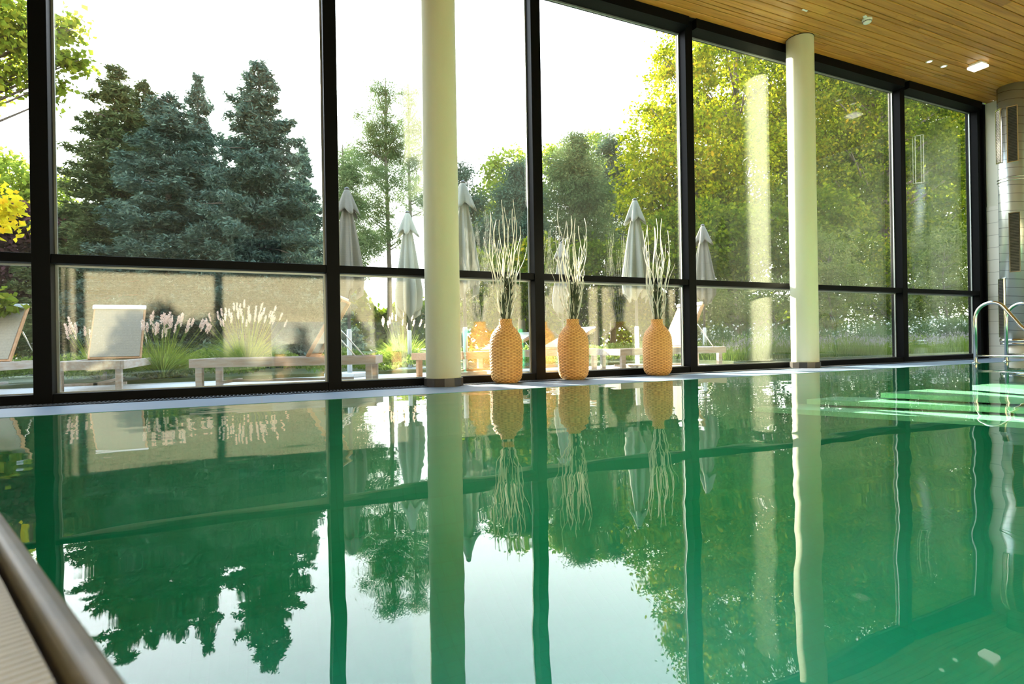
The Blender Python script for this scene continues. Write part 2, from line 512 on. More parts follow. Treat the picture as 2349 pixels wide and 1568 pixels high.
class MB:
    def __init__(s):
        s.v, s.f, s.sm = [], [], []

    def add(s, vs, fs, smooth=False):
        b = len(s.v)
        s.v += [tuple(x) for x in vs]
        s.f += [tuple(i + b for i in f) for f in fs]
        s.sm += [smooth] * len(fs)
        return s

    def box(s, x0, x1, y0, y1, z0, z1, mat=None):
        vs = [Vector((x, y, z)) for z in (z0, z1) for y in (y0, y1) for x in (x0, x1)]
        if mat is not None:
            vs = [mat @ v for v in vs]
        return s.add(vs, [(0, 2, 3, 1), (4, 5, 7, 6), (0, 1, 5, 4), (2, 6, 7, 3), (0, 4, 6, 2), (1, 3, 7, 5)])

    def lathe(s, prof, n=32, cx=0, cy_=0, rot=0.0, smooth=True, caps=True):
        vs, fs = [], []
        k = len(prof)
        for i in range(n):
            a = rot + 2 * PI * i / n
            for r, z in prof:
                vs.append((cx + r * math.cos(a), cy_ + r * math.sin(a), z))
        for i in range(n):
            j = (i + 1) % n
            for q in range(k - 1):
                fs.append((i * k + q, j * k + q, j * k + q + 1, i * k + q + 1))
        s.add(vs, fs, smooth)
        if caps:
            b = len(s.v) - len(vs)
            for q, rev in ((0, True), (k - 1, False)):
                if prof[q][0] > 1e-5:
                    ring = [b + i * k + q for i in range(n)]
                    s.f.append(tuple(reversed(ring)) if rev else tuple(ring))
                    s.sm.append(False)
        return s

    def tube(s, pts, rad, n=8):
        pts = [Vector(p) for p in pts]
        if not isinstance(rad, (list, tuple)):
            rad = [rad] * len(pts)
        b = len(s.v)
        ref = None
        for i, p in enumerate(pts):
            d = (pts[min(i + 1, len(pts) - 1)] - pts[max(i - 1, 0)]).normalized()
            if ref is None:
                ref = Vector((0, 0, 1)) if abs(d.z) < 0.9 else Vector((1, 0, 0))
            u = (ref - d * ref.dot(d)).normalized()
            v = d.cross(u)
            ref = u
            for k in range(n):
                a = 2 * PI * k / n
                q = p + (u * math.cos(a) + v * math.sin(a)) * rad[i]
                s.v.append(tuple(q))
        for i in range(len(pts) - 1):
            for k in range(n):
                k2 = (k + 1) % n
                s.f.append((b + i * n + k, b + i * n + k2, b + (i + 1) * n + k2, b + (i + 1) * n + k))
                s.sm.append(True)
        s.f.append(tuple(b + k for k in reversed(range(n)))); s.sm.append(False)
        e_ = b + (len(pts) - 1) * n
        s.f.append(tuple(e_ + k for k in range(n))); s.sm.append(False)
        return s

    def mesh(s, name):
        me = bpy.data.meshes.new(name)
        me.from_pydata(s.v, [], s.f)
        me.polygons.foreach_set('use_smooth', s.sm)
        me.update()
        return me

    def build(s, name, m, parent=None):
        return link(name, s.mesh(name), m, parent)


def bevel(o, w_=0.004, seg=2):
    b = o.modifiers.new('edge', 'BEVEL')
    b.width = w_
    b.segments = seg
    b.limit_method = 'ANGLE'
    return o


def quads_mesh(name, V, attr=None):
    """V: (n,4,3) array -> mesh of n separate quads"""
    n = len(V)
    me = bpy.data.meshes.new(name)
    me.vertices.add(n * 4)
    me.vertices.foreach_set('co', V.reshape(-1).astype(np.float32))
    me.loops.add(n * 4)
    me.loops.foreach_set('vertex_index', np.arange(n * 4, dtype=np.int32))
    me.polygons.add(n)
    me.polygons.foreach_set('loop_start', np.arange(0, n * 4, 4, dtype=np.int32))
    me.update(calc_edges=True)
    return me


def unit(a):
    return a / np.maximum(np.linalg.norm(a, axis=-1, keepdims=True), 1e-9)


def leaf_quads(rng, P, size, aspect=0.55, dirs=None, jitter=1.0, fold=0.25):
    """one folded rhombus leaf at each point; dirs: preferred direction the leaf points to"""
    n = len(P)
    r = rng.normal(size=(n, 3))
    d = unit(r if dirs is None else unit(dirs) + r * jitter * 0.5)
    s_ = unit(np.cross(d, rng.normal(size=(n, 3))))
    up = np.cross(d, s_)
    L = (size * (0.65 + 0.7 * rng.random(n)))[:, None]
    W = L * aspect * 0.5
    a = P - d * L * 0.5
    c = P + d * L * 0.5
    b = P + s_ * W + up * W * fold
    e_ = P - s_ * W + up * W * fold
    return np.stack([a, b, c, e_], 1)


def ribbons(P, W, side):
    """P (n,k,3) centre lines, W (n,k) half widths, side (n,3) -> connected strips, returned as mesh arrays"""
    n, k, _ = P.shape
    A = P + side[:, None, :] * W[:, :, None]
    B = P - side[:, None, :] * W[:, :, None]
    V = np.stack([A, B], 2).reshape(-1, 3)
    base = (np.arange(n) * k * 2)[:, None]
    i = np.arange(k - 1)[None, :] * 2
    q = base + i
    Fq = np.stack([q, q + 1, q + 3, q + 2], -1).reshape(-1, 4)
    return V, Fq


def mesh_np(name, V, Fq):
    me = bpy.data.meshes.new(name)
    n = len(Fq)
    me.vertices.add(len(V))
    me.vertices.foreach_set('co', V.reshape(-1).astype(np.float32))
    me.loops.add(n * 4)
    me.loops.foreach_set('vertex_index', Fq.reshape(-1).astype(np.int32))
    me.polygons.add(n)
    me.polygons.foreach_set('loop_start', np.arange(0, n * 4, 4, dtype=np.int32))
    me.update(calc_edges=True)
    return me


# ================================================================== THE ROOM
ZC = 4.68            # ceiling
YG = 5.85            # glass
YI = 5.70            # inner face of the mullions
YO = 5.885
MX = [-1.627 + 2.289 * k for k in range(7)]
MX = [MX[0] - 2.289] + MX
XW0, XW1 = -4.3, 12.22
YB = -1.0
ZW = 0.035           # water level
Z_TR = 1.205

# floor deck: around the pool
EDGE = 4.42
def skew(Yv):        # near left edge of the pool, which runs diagonally
    return 0.21 - 0.4505 * Yv
pool = [(skew(EDGE), EDGE), (11.1, EDGE), (11.1, -0.45), (skew(-0.45), -0.45)]
d = MB()
def slab(pts, z0s, zb=-0.02):
    n = len(pts)
    vs = [(p[0], p[1], z) for p, z in zip(pts, z0s)] + [(p[0], p[1], zb) for p in pts]
    fs = [tuple(range(n)), tuple(reversed(range(n, 2 * n)))]
    fs += [(i, i + n, (i + 1) % n + n, (i + 1) % n) for i in range(n)]
    d.add(vs, fs)
zr = ZW + 0.002
slab([(XW0, EDGE), (XW1, EDGE), (XW1, YO), (XW0, YO)], [zr, zr, 0, 0])
slab([(11.1, -0.45), (XW1, -0.45), (XW1, EDGE), (11.1, EDGE)], [zr] * 4)
slab([(XW0, YB), (XW1, YB), (XW1, -0.45), (XW0, -0.45)], [zr] * 4)
K = 0.30             # width of the rim and grate zone along the diagonal edge
slab([(XW0, -0.45), (skew(-0.45) - K, -0.45), (skew(EDGE) - K, EDGE), (XW0, EDGE)], [zr] * 4)
fl = d.build('floor', M['deck']); tag(fl, 'pale blue grey tiled pool deck', kind='structure')

# pool basin
b = MB()
prof = [(0.0, ZW + 0.001), (0.02, -0.40), (0.08, -0.70), (0.22, -0.98), (0.45, -1.22), (0.80, -1.42), (1.25, -1.57), (1.85, -1.66), (2.6, -1.70), (EDGE + 0.45 - 0.35, -1.70),
        (EDGE + 0.45 - 0.05, -1.60), (EDGE + 0.45, -1.2), (EDGE + 0.45, ZW + 0.001)]
vs = []
for dy, z in prof:
    Yp = EDGE - dy
    vs += [(skew(Yp), Yp, z), (11.1, Yp, z)]
n = len(prof)
b.add(vs, [(2 * i, 2 * i + 1, 2 * i + 3, 2 * i + 2) for i in range(n - 1)], True)
b.add([v for v in vs], [tuple(2 * i for i in range(n)), tuple(2 * i + 1 for i in reversed(range(n)))])
pb = b.build('floor_pool_basin', M['pool_tile'])
tag(pb, kind='structure')
wt = MB().add([(x, y, ZW) for x, y in pool], [(3, 2, 1, 0)])
wo_ = wt.build('pool_water', M['water'])
tag(wo_, 'still emerald green water mirroring the windows and trees', 'water', kind='stuff')

# rim and grate along the diagonal near edge
ed = Vector((-0.4505, 1.0, 0)).normalized()
ang = math.atan2(ed.y, ed.x)
L_ = (EDGE + 0.45) / ed.y
org = Vector((skew(-0.45), -0.45, 0))
cp = empty('pool_coping', org, ang, 'brown rounded stone rim with ribbed overflow grate beside the water', 'pool edge')
prof = [(0.0, -0.10), (0.0, 0.012), (0.008, 0.022), (0.02, 0.027), (0.032, 0.027), (0.040, 0.020), (0.043, 0.0), (0.043, -0.10)]
mb = MB()
vs = []
for xx in (0.0, L_ - 0.02):
    vs += [(xx, y + 0.002, z + ZW) for y, z in prof]
n = len(prof)
mb.add(vs, [(i, i + 1, i + 1 + n, i + n) for i in range(n - 1)] + [tuple(range(n)), tuple(reversed(range(n, 2 * n)))], False)
bevel(mb.build('rim', M['coping'], cp), 0.004, 2)
mb = MB()
nb_ = int((L_ - 0.04) / 0.018)
for i in range(nb_):
    x = 0.005 + i * 0.018
    mb.box(x, x + 0.009, 0.056, 0.235, ZW - 0.015, ZW + 0.006)
gr = mb.build('overflow_grate', pbr('grate_bars', lin(0.27, 0.27, 0.28), 0.5), cp)
MB().box(0, L_ - 0.04, 0.046, 0.262, ZW - 0.09, ZW - 0.045).box(0, L_ - 0.04, 0.236, 0.262, ZW - 0.045, ZW + 0.008).build('channel', pbr('brown_channel', lin(0.05, 0.028, 0.014), 0.6), cp)

# floor convector grille at the foot of the glazing
g = empty('floor_grille', (0, 0, 0), 0, 'long black slotted convector grille let into the deck along the glazing', 'floor grille')
mb = MB()
x = XW0 + 0.1
while x < XW1 - 0.6:
    mb.box(x, x + 0.010, 5.40, 5.58, 0.003, 0.0175)
    x += 0.032
mb.build('slats', M['dark'], g)
MB().box(XW0 + 0.05, XW1 - 0.55, 5.38, 5.40, 0.001, 0.018).box(XW0 + 0.05, XW1 - 0.55, 5.58, 5.60, 0.0, 0.017).build('frame', M['frame'], g)

# glazing wall
HB = 0.085
for i in range(len(MX)):
    x = MX[i]
    t_ = MB()
    t_.box(x - 0.062, x + 0.062, YI, YO, 0.0, ZC - 0.001)
    t_.box(x - 0.045, x + 0.045, YO, YO + 0.02, 0.0, ZC - 0.001)
    mo = bevel(t_.build('trim_%d' % (i + 1), M['frame']), 0.004)
    tag(mo, kind='structure')
for i in range(len(MX) - 1):
    x0, x1 = MX[i] + 0.062, MX[i + 1] - 0.062
    wn = empty('window_%d' % (i + 1), ((x0 + x1) / 2, YG, 0), kind='structure')
    cx = (x0 + x1) / 2
    def loc(mbx):
        mbx.v = [(v[0] - cx, v[1] - YG, v[2]) for v in mbx.v]
        return mbx
    bevel(loc(MB().box(x0, x1, YI + 0.01, YO, 0.0, HB)).build('bottom_rail', M['frame'], wn), 0.004)
    bevel(loc(MB().box(x0, x1, YI + 0.012, YO, Z_TR - 0.04, Z_TR + 0.035)).build('transom', M['frame'], wn), 0.004)
    loc(MB().box(x0, x1, 5.62, YO, ZC - 0.125, ZC - 0.001)).build('head_rail', M['frame'], wn)
    hr = 0.018
    bd = MB()
    for (a0, a1) in ((HB, Z_TR - 0.04), (Z_TR + 0.035, ZC - 0.125)):
        bd.box(x0, x0 + hr, YG - 0.03, YG - 0.012, a0, a1)
        bd.box(x1 - hr, x1, YG - 0.03, YG - 0.012, a0, a1)
        bd.box(x0 + hr, x1 - hr, YG - 0.03, YG - 0.012, a1 - hr, a1)
        bd.box(x0 + hr, x1 - hr, YG - 0.03, YG - 0.012, a0, a0 + 0.008)
    loc(bd).build('glazing_bead', M['bead'], wn)
    loc(MB().box(x0, x1, YG - 0.011, YG + 0.011, HB, Z_TR - 0.04)).build('lower_pane', M['glass'], wn)
    loc(MB().box(x0, x1, YG - 0.011, YG + 0.011, Z_TR + 0.035, ZC - 0.125)).build('upper_pane', M['glass'], wn)
tag(MB().box(MX[-1] + 0.062, XW1, 5.66, YO + 0.05, 0, ZC - 0.001).build('trim_9', M['frame']), kind='structure')

# ceiling boards
random.seed(5)
mb = MB()
bv = []
y = 5.64
def board(x0, x1, y0, y1, val):
    z = ZC
    k0 = len(mb.v)
    c = 0.004
    mb.add([(x0, y0, z + 0.02), (x1, y0, z + 0.02), (x1, y0, z + c), (x0, y0, z + c), (x0, y0 + c, z), (x1, y0 + c, z),
            (x1, y1 - c, z), (x0, y1 - c, z), (x0, y1, z + c), (x1, y1, z + c), (x1, y1, z + 0.02), (x0, y1, z + 0.02)],
           [(0, 1, 2, 3), (3, 2, 5, 4), (4, 5, 6, 7), (7, 6, 9, 8), (8, 9, 10, 11)])
    bv.extend([val] * 12)
while y > YB:
    wd = random.choice((0.068, 0.070, 0.100, 0.125, 0.128))
    x = XW0 - random.random() * 3
    while x < XW1:
        ln = random.choice((3.0, 3.6, 4.2, 2.4))
        board(max(x, XW0), min(x + ln - 0.002, XW1), y - wd + 0.013, y, random.random())
        x += ln
    y -= wd
co_ = mb.build('ceiling', M['wood'])
a = co_.data.attributes.new('board', 'FLOAT', 'POINT')
a.data.foreach_set('value', bv)
tag(co_, 'honey coloured pine board ceiling', kind='structure')
tag(MB().box(XW0, XW1, YB, YO + 0.05, ZC + 0.02, ZC + 0.30).build('ceiling_slab', M['dark']), kind='structure')

# walls
tag(MB().box(XW1, XW1 + 0.2, YB, YO, 2.78, ZC).build('wall_right_upper', M['white_wall']), kind='structure')
tag(MB().box(XW1 - 0.012, XW1 + 0.2, YB, YO, -0.35, 2.78).build('wall_right', M['end_tile']), kind='structure')
tag(MB().box(XW0 - 0.2, XW1 + 0.2, YB - 0.2, YB, -0.35, ZC + 0.02).build('wall_back', M['back_brick']), kind='structure')
tag(MB().box(XW0 - 0.2, XW0, YB, YO, -0.35, ZC + 0.02).build('wall_left', M['back_brick']), kind='structure')

# things along the back wall, seen mirrored in the glazing
ws = empty('wall_screen', (-0.02, YB, 2.15), 0, 'dark framed screen hanging on the beige back wall', 'screen')
bevel(MB().box(-0.44, 0.44, 0.002, 0.05, 0, 0.52).build('frame', M['frame'], ws), 0.006)
MB().box(-0.41, 0.41, 0.05, 0.054, 0.03, 0.49).build('display', pbr('dark_screen', lin(0.02, 0.03, 0.045), 0.12), ws)
bn = empty('bench', (1.55, YB, ZW), 0, 'long white upholstered bench against the beige back wall', 'bench')
bevel(MB().box(-1.35, 1.35, 0.01, 0.14, 0.0, 0.92).build('backrest', M['white'], bn), 0.02, 3)
bevel(MB().box(-1.35, 1.35, 0.145, 0.50, 0.25, 0.45).build('seat', M['white'], bn), 0.03, 3)
MB().box(-1.30, 1.30, 0.16, 0.45, 0.0, 0.25).build('plinth', M['teak_warm'], bn)

for k, (cn, rgb) in enumerate((('turquoise', (0.02, 0.42, 0.36)), ('blue', (0.03, 0.14, 0.42)), ('yellow', (0.75, 0.45, 0.03)), ('red', (0.60, 0.03, 0.03)), ('green', (0.03, 0.35, 0.16)))):
    o_ = empty('swim_board', (4.55 + 0.36 * k, YB + 0.24, ZW), 0, cn + ' foam swim board leaning on the beige back wall', 'swim board', 'foam swim boards along the back wall')
    bt = Matrix.Rotation(math.radians(14), 4, 'X')
    n_ = 20
    out_ = [(-0.14, 0.0), (0.14, 0.0)] + [(0.14 * math.cos(PI * q / n_), 0.62 + 0.14 * math.sin(PI * q / n_)) for q in range(n_ + 1)]
    f_ = [tuple(bt @ Vector((x, 0.018, z))) for x, z in out_]
    g_ = [tuple(bt @ Vector((x, -0.018, z))) for x, z in out_]
    m__ = len(out_)
    bevel(MB().add(f_ + g_, [tuple(range(m__)), tuple(reversed(range(m__, 2 * m__)))] + [(i, i + m__, (i + 1) % m__ + m__, (i + 1) % m__) for i in range(m__)]).build('board', pbr(cn + '_foam', lin(*rgb), 0.8), o_), 0.006)
    MB().tube([tuple(bt @ Vector((-0.09, 0.024, 0.30))), tuple(bt @ Vector((0.09, 0.024, 0.30)))], 0.010, 8).build('grip', M['white'], o_)

# ceiling fittings
def on_ceiling(px, py):
    dd = RM @ Vector((px - 1174.5, -(py - 784.0), -F_PX))
    t__ = (ZC - CAM.z) / dd.z
    return CAM + dd * t__
p = on_ceiling(1989, 43)
sm = empty('smoke_detector', (p.x, p.y, ZC), 0.3, 'round white smoke detector on the pine ceiling', 'smoke detector')
MB().lathe([(0.001, -0.001), (0.060, -0.001), (0.060, -0.022), (0.055, -0.028), (0.048, -0.030)], 32).build('base', M['white'], sm)
MB().lathe([(0.047, -0.030), (0.053, -0.034), (0.050, -0.050), (0.036, -0.062), (0.001, -0.064)], 32).build('dome', M['white'], sm)
mb = MB()
for k in range(14):
    a_ = 2 * PI * k / 14
    mb.box(0.0508, 0.0535, -0.009, 0.009, -0.046, -0.040, Matrix.Rotation(a_, 4, 'Z'))
mb.build('vent_slot', M['dark'], sm)
MB().box(-0.115, -0.055, -0.02, 0.02, -0.008, 0.0).build('tag_plate', M['white'], sm)
first = None
for (px, py, lb) in ((2132, 141, 'small round downlight nearer the second column'), (2165, 152, 'small round downlight beside the square ceiling light')):
    p = on_ceiling(px, py)
    if first is None:
        first = o = empty('downlight', (p.x, p.y, ZC))
        MB().lathe([(0.030, -0.002), (0.036, -0.006), (0.044, -0.006), (0.048, -0.001)], 32, caps=False).build('trim_ring', M['white'], o)
        MB().lathe([(0.031, -0.004), (0.001, -0.004)], 32).build('lens', M['lamp'], o)
    else:
        o = copy_tree(first)
        o.location = (p.x, p.y, ZC)
    tag(o, lb, 'ceiling light', 'round downlights')
p = on_ceiling(2243, 146)
sq = empty('square_ceiling_light', (p.x, p.y, ZC), 0.0, 'square white box light on the pine ceiling beside the duct', 'ceiling light')
bevel(MB().box(-0.085, 0.085, -0.085, 0.085, -0.035, -0.001).build('housing', M['white'], sq), 0.004)
bevel(MB().box(-0.10, 0.10, -0.10, 0.10, -0.075, -0.036).build('diffuser', M['lamp'], sq), 0.008, 3)
p = on_ceiling(1846, 23)
sn = MB().box(-0.045, 0.045, -0.012, 0.012, -0.006, -0.001).build('ceiling_plate', M['white'])
sn.location = (p.x, p.y, ZC)
tag(sn, 'tiny white rectangular plate on the ceiling boards', 'ceiling plate')

# columns
R_C = 0.178
YC = 5.45
for k, (x, lb) in enumerate(((at(1018, 870, 5.45).x, 'thick pale round column left of the wicker vases'), (at(1847, 820, 5.45).x, 'pale round column with sunlit edge right of the wicker vases'))):
    c = empty('round_column', (x, YC, 0), 0, lb, 'column')
    bevel(MB().lathe([(R_C, 0.0), (R_C, ZC - 0.002)], 96).build('shaft', M['plaster'], c), 0.001)
    MB().lathe([(R_C + 0.020, 0.001), (R_C + 0.020, 0.098), (R_C + 0.0, 0.098)], 12, smooth=False, caps=False, rot=0.26).build('skirting', M['skirt'], c)
    MB().lathe([(R_C + 0.006, ZC - 0.014), (R_C + 0.006, ZC - 0.003)], 64, caps=False).build('shadow_joint', M['dark'], c)

# spiral duct with slot grilles
DX, DY, DR = 11.80, 5.08, 0.20
du = empty('ventilation_duct', (DX, DY, 0), 0, 'tall shiny steel spiral air duct with slotted grilles in the corner', 'air duct')
MB().lathe([(DR, 0.36), (DR, ZC - 0.002)], 96).build('pipe', M['duct'], du)
MB().lathe([(DR, 0.30), (DR + 0.012, 0.30), (DR + 0.012, 0.36), (DR, 0.36)], 96).lathe([(DR * 0.98, 0.26), (DR + 0.006, 0.26), (DR + 0.006, 0.29), (DR * 0.98, 0.29)], 96).build('foot_ring', M['steel'], du)
MB().lathe([(0.12, 0.0), (0.12, 0.27)], 48).build('foot', M['white'], du)
for zc in (3.05, 3.10):
    MB().lathe([(DR, zc - 0.008), (DR + 0.012, zc - 0.004), (DR + 0.012, zc + 0.004), (DR, zc + 0.008)], 96, caps=False).build('coupling_ring', M['steel'], du)
aim = math.atan2(-DY, -DX)
for (da, z0, z1) in ((0.0, 3.36, 4.28), (0.02, 1.50, 2.48), (-1.05, 0.40, 1.38), (1.0, 0.42, 1.42), (-1.1, 3.4, 4.3)):
    a_ = aim + da
    mt_ = Matrix.Rotation(a_, 4, 'Z') @ Matrix.Translation((DR, 0, 0))
    gr_ = MB()
    wg = 0.072
    gr_.box(-0.012, 0.010, -wg, -wg + 0.014, z0, z1, mt_).box(-0.012, 0.010, wg - 0.014, wg, z0, z1, mt_)
    gr_.box(-0.012, 0.010, -wg, wg, z0 - 0.014, z0, mt_).box(-0.012, 0.010, -wg, wg, z1, z1 + 0.014, mt_)
    go = gr_.build('slot_grille', M['steel'], du)
    MB().box(-0.014, -0.0035, -wg + 0.012, wg - 0.012, z0, z1, mt_).box(-0.004, 0.0005, -wg + 0.012, wg - 0.012, z0, z1, mt_).build('dark_opening', M['dark'], go)
    sl_ = MB()
    z = z0 + 0.012
    while z < z1 - 0.012:
        sl_.box(0.0, 0.007, -wg + 0.013, wg - 0.013, z, z + 0.009, mt_)
        z += 0.026
    sl_.build('louvres', pbr('louvre_steel', lin(0.12, 0.115, 0.10), 0.4, 0.8), go)

# pool handrails
def handrail(x, label):
    o = empty('pool_handrail', (x, EDGE - 0.03 + 0.10, ZW), 0, label, 'handrail', 'steel handrails over the pool steps')
    path = [(0, 0, 0.0), (0, 0, 0.62)]
    for k in range(1, 13):
        a2 = PI * k / 12 * 0.74
        path.append((0, -0.20 + 0.20 * math.cos(a2), 0.62 + 0.235 * math.sin(a2)))
    path += [(0, -0.52, 0.52), (0, -0.92, 0.09), (0, -1.25, -0.33)]
    MB().tube(path, 0.024, 16).build('rail_tube', M['steel'], o)
    MB().tube([(0, 0, 0.105), (0, -0.60, 0.105), (0, -0.86, 0.105)], 0.014, 12).build('cross_bar', M['steel'], o)
    MB().lathe([(0.052, 0.001), (0.050, 0.008), (0.030, 0.012), (0.022, 0.022)], 32, caps=False).build('floor_flange', M['steel'], o)
    return o
r1 = handrail(9.34, 'nearer polished steel handrail curving down into the pool')
r2 = handrail(10.16, 'farther polished steel handrail, in front of the duct')

# submerged steps at the far end of the pool
EX = Vector((0.42, -0.907, 0)).normalized()
SIDE = Vector((1, 0, 0))
tips = [((1700, 929), 0.33), ((1850.5, 915.5), 0.26), ((2020, 900.5), 0.19), ((2230, 883), 0.12)]
ends = [(2349, 967), (2349, 936), (2349, 915), (2349, 892), (2349, 1010)]
corner = [(1785, 921), (1920, 909), (2129, 892), (2295, 878), (1600, 939)]
ends2 = [(2349, 945), (2349, 921), (2349, 904), (2349, 880), (2349, 985)]
def under(px, py, dz):
    dd = RM @ Vector((px - 1174.5, -(py - 784.0), -F_PX))
    t__ = (CAM.z - (ZW - dz)) / -dd.z
    return CAM + dd * t__
st = empty('pool_steps', (0, 0, 0), 0, 'pale green submerged steps under the water at the far end', 'pool steps')
for (tp, dz), en, co2, en2 in zip(tips, ends, corner, ends2):
    A = under(*tp, dz); B = under(*en, dz); Cn = under(*co2, dz); D_ = under(*en2, dz)
    B = A + (B - A) * 1.6
    D_ = Cn + (D_ - Cn) * 1.6
    vs = []
    for z in (ZW - dz, ZW - dz - 0.05):
        for q in (A, B, D_, Cn):
            vs.append((q.x, min(q.y, EDGE - 0.05), z))
    m_ = M['step_tile'] if dz < 0.39 else M['pool_tile']
    MB().add(vs, [(0, 1, 2, 3), (7, 6, 5, 4), (0, 4, 5, 1), (1, 5, 6, 2), (2, 6, 7, 3), (3, 7, 4, 0)]).build('step', m_, st)


# ================================================================== VASES
def vase_mesh():
    # profile (height, radius)
    pr = [(0.0, 0.100), (0.012, 0.125), (0.045, 0.155), (0.10, 0.168), (0.25, 0.172), (0.38, 0.174), (0.46, 0.168), (0.52, 0.150), (0.56, 0.124),
          (0.59, 0.098), (0.615, 0.075), (0.635, 0.066), (0.66, 0.064), (0.69, 0.066)]
    zs_, rs_ = zip(*pr)
    nr, per, stakes = 42, 6, 30
    nth = stakes * 6
    H = 0.69
    zz = np.linspace(0, H, nr * per + 1)
    rr = np.interp(zz, zs_, rs_)
    k = np.ones(9) / 9
    rs2 = np.convolve(np.pad(rr, 4, mode='edge'), k, 'valid')
    rs2[:3] = rr[:3]
    th = np.linspace(0, 2 * PI, nth, endpoint=False)
    Z, T = np.meshgrid(zz, th, indexing='ij')
    row = np.floor(Z / H * nr - 1e-9)
    fr = (Z / H * nr) - row
    strand = np.sqrt(np.abs(np.sin(PI * fr)))
    wv = 0.5 + 0.5 * np.cos(stakes * T / 2 + PI * (row % 2))
    off = 0.0075 * strand * wv
    Rr = rs2[:, None] + off
    V = np.stack([Rr * np.cos(T), Rr * np.sin(T), Z], -1).reshape(-1, 3)
    nz = len(zz)
    i = np.arange(nz - 1)[:, None] * nth
    j = np.arange(nth)[None, :]
    j2 = (j + 1) % nth
    Fq = np.stack([i + j, i + j2, i + nth + j2, i + nth + j], -1).reshape(-1, 4)
    me = mesh_np('woven_body', V, Fq)
    me.polygons.foreach_set('use_smooth', [True] * len(me.polygons))
    a = me.attributes.new('weave', 'FLOAT', 'POINT')
    a.data.foreach_set('value', (strand * wv).reshape(-1).astype(np.float32))
    return me


vm = vase_mesh()
vm.materials.append(M['wicker'])
VP = [at(1161, 810, 5.46), at(1315, 805, 5.46), at(1508, 800, 5.46)]
VL = ['leftmost tall woven straw vase, beside the thick column', 'middle tall woven straw vase in front of the glazing', 'rightmost tall woven straw vase, sunlit on its left edge']
v0 = empty('wicker_vase')
link('woven_body', vm, None, v0)
MB().lathe([(0.060, 0.20), (0.060, 0.685), (0.068, 0.69)], 32, caps=False).lathe([(0.12, 0.002), (0.001, 0.002)], 32).build('liner', M['dark'], v0)
vases = []
for k in range(3):
    o = v0 if k == 0 else copy_tree(v0)
    o.location = (VP[k].x, 5.46, 0.0)
    o.rotation_euler = (0, 0, k * 1.3)
    o.location.z = 0.010
    tag(o, VL[k], 'vase', 'woven straw vases by the glazing')
    vases.append(o)

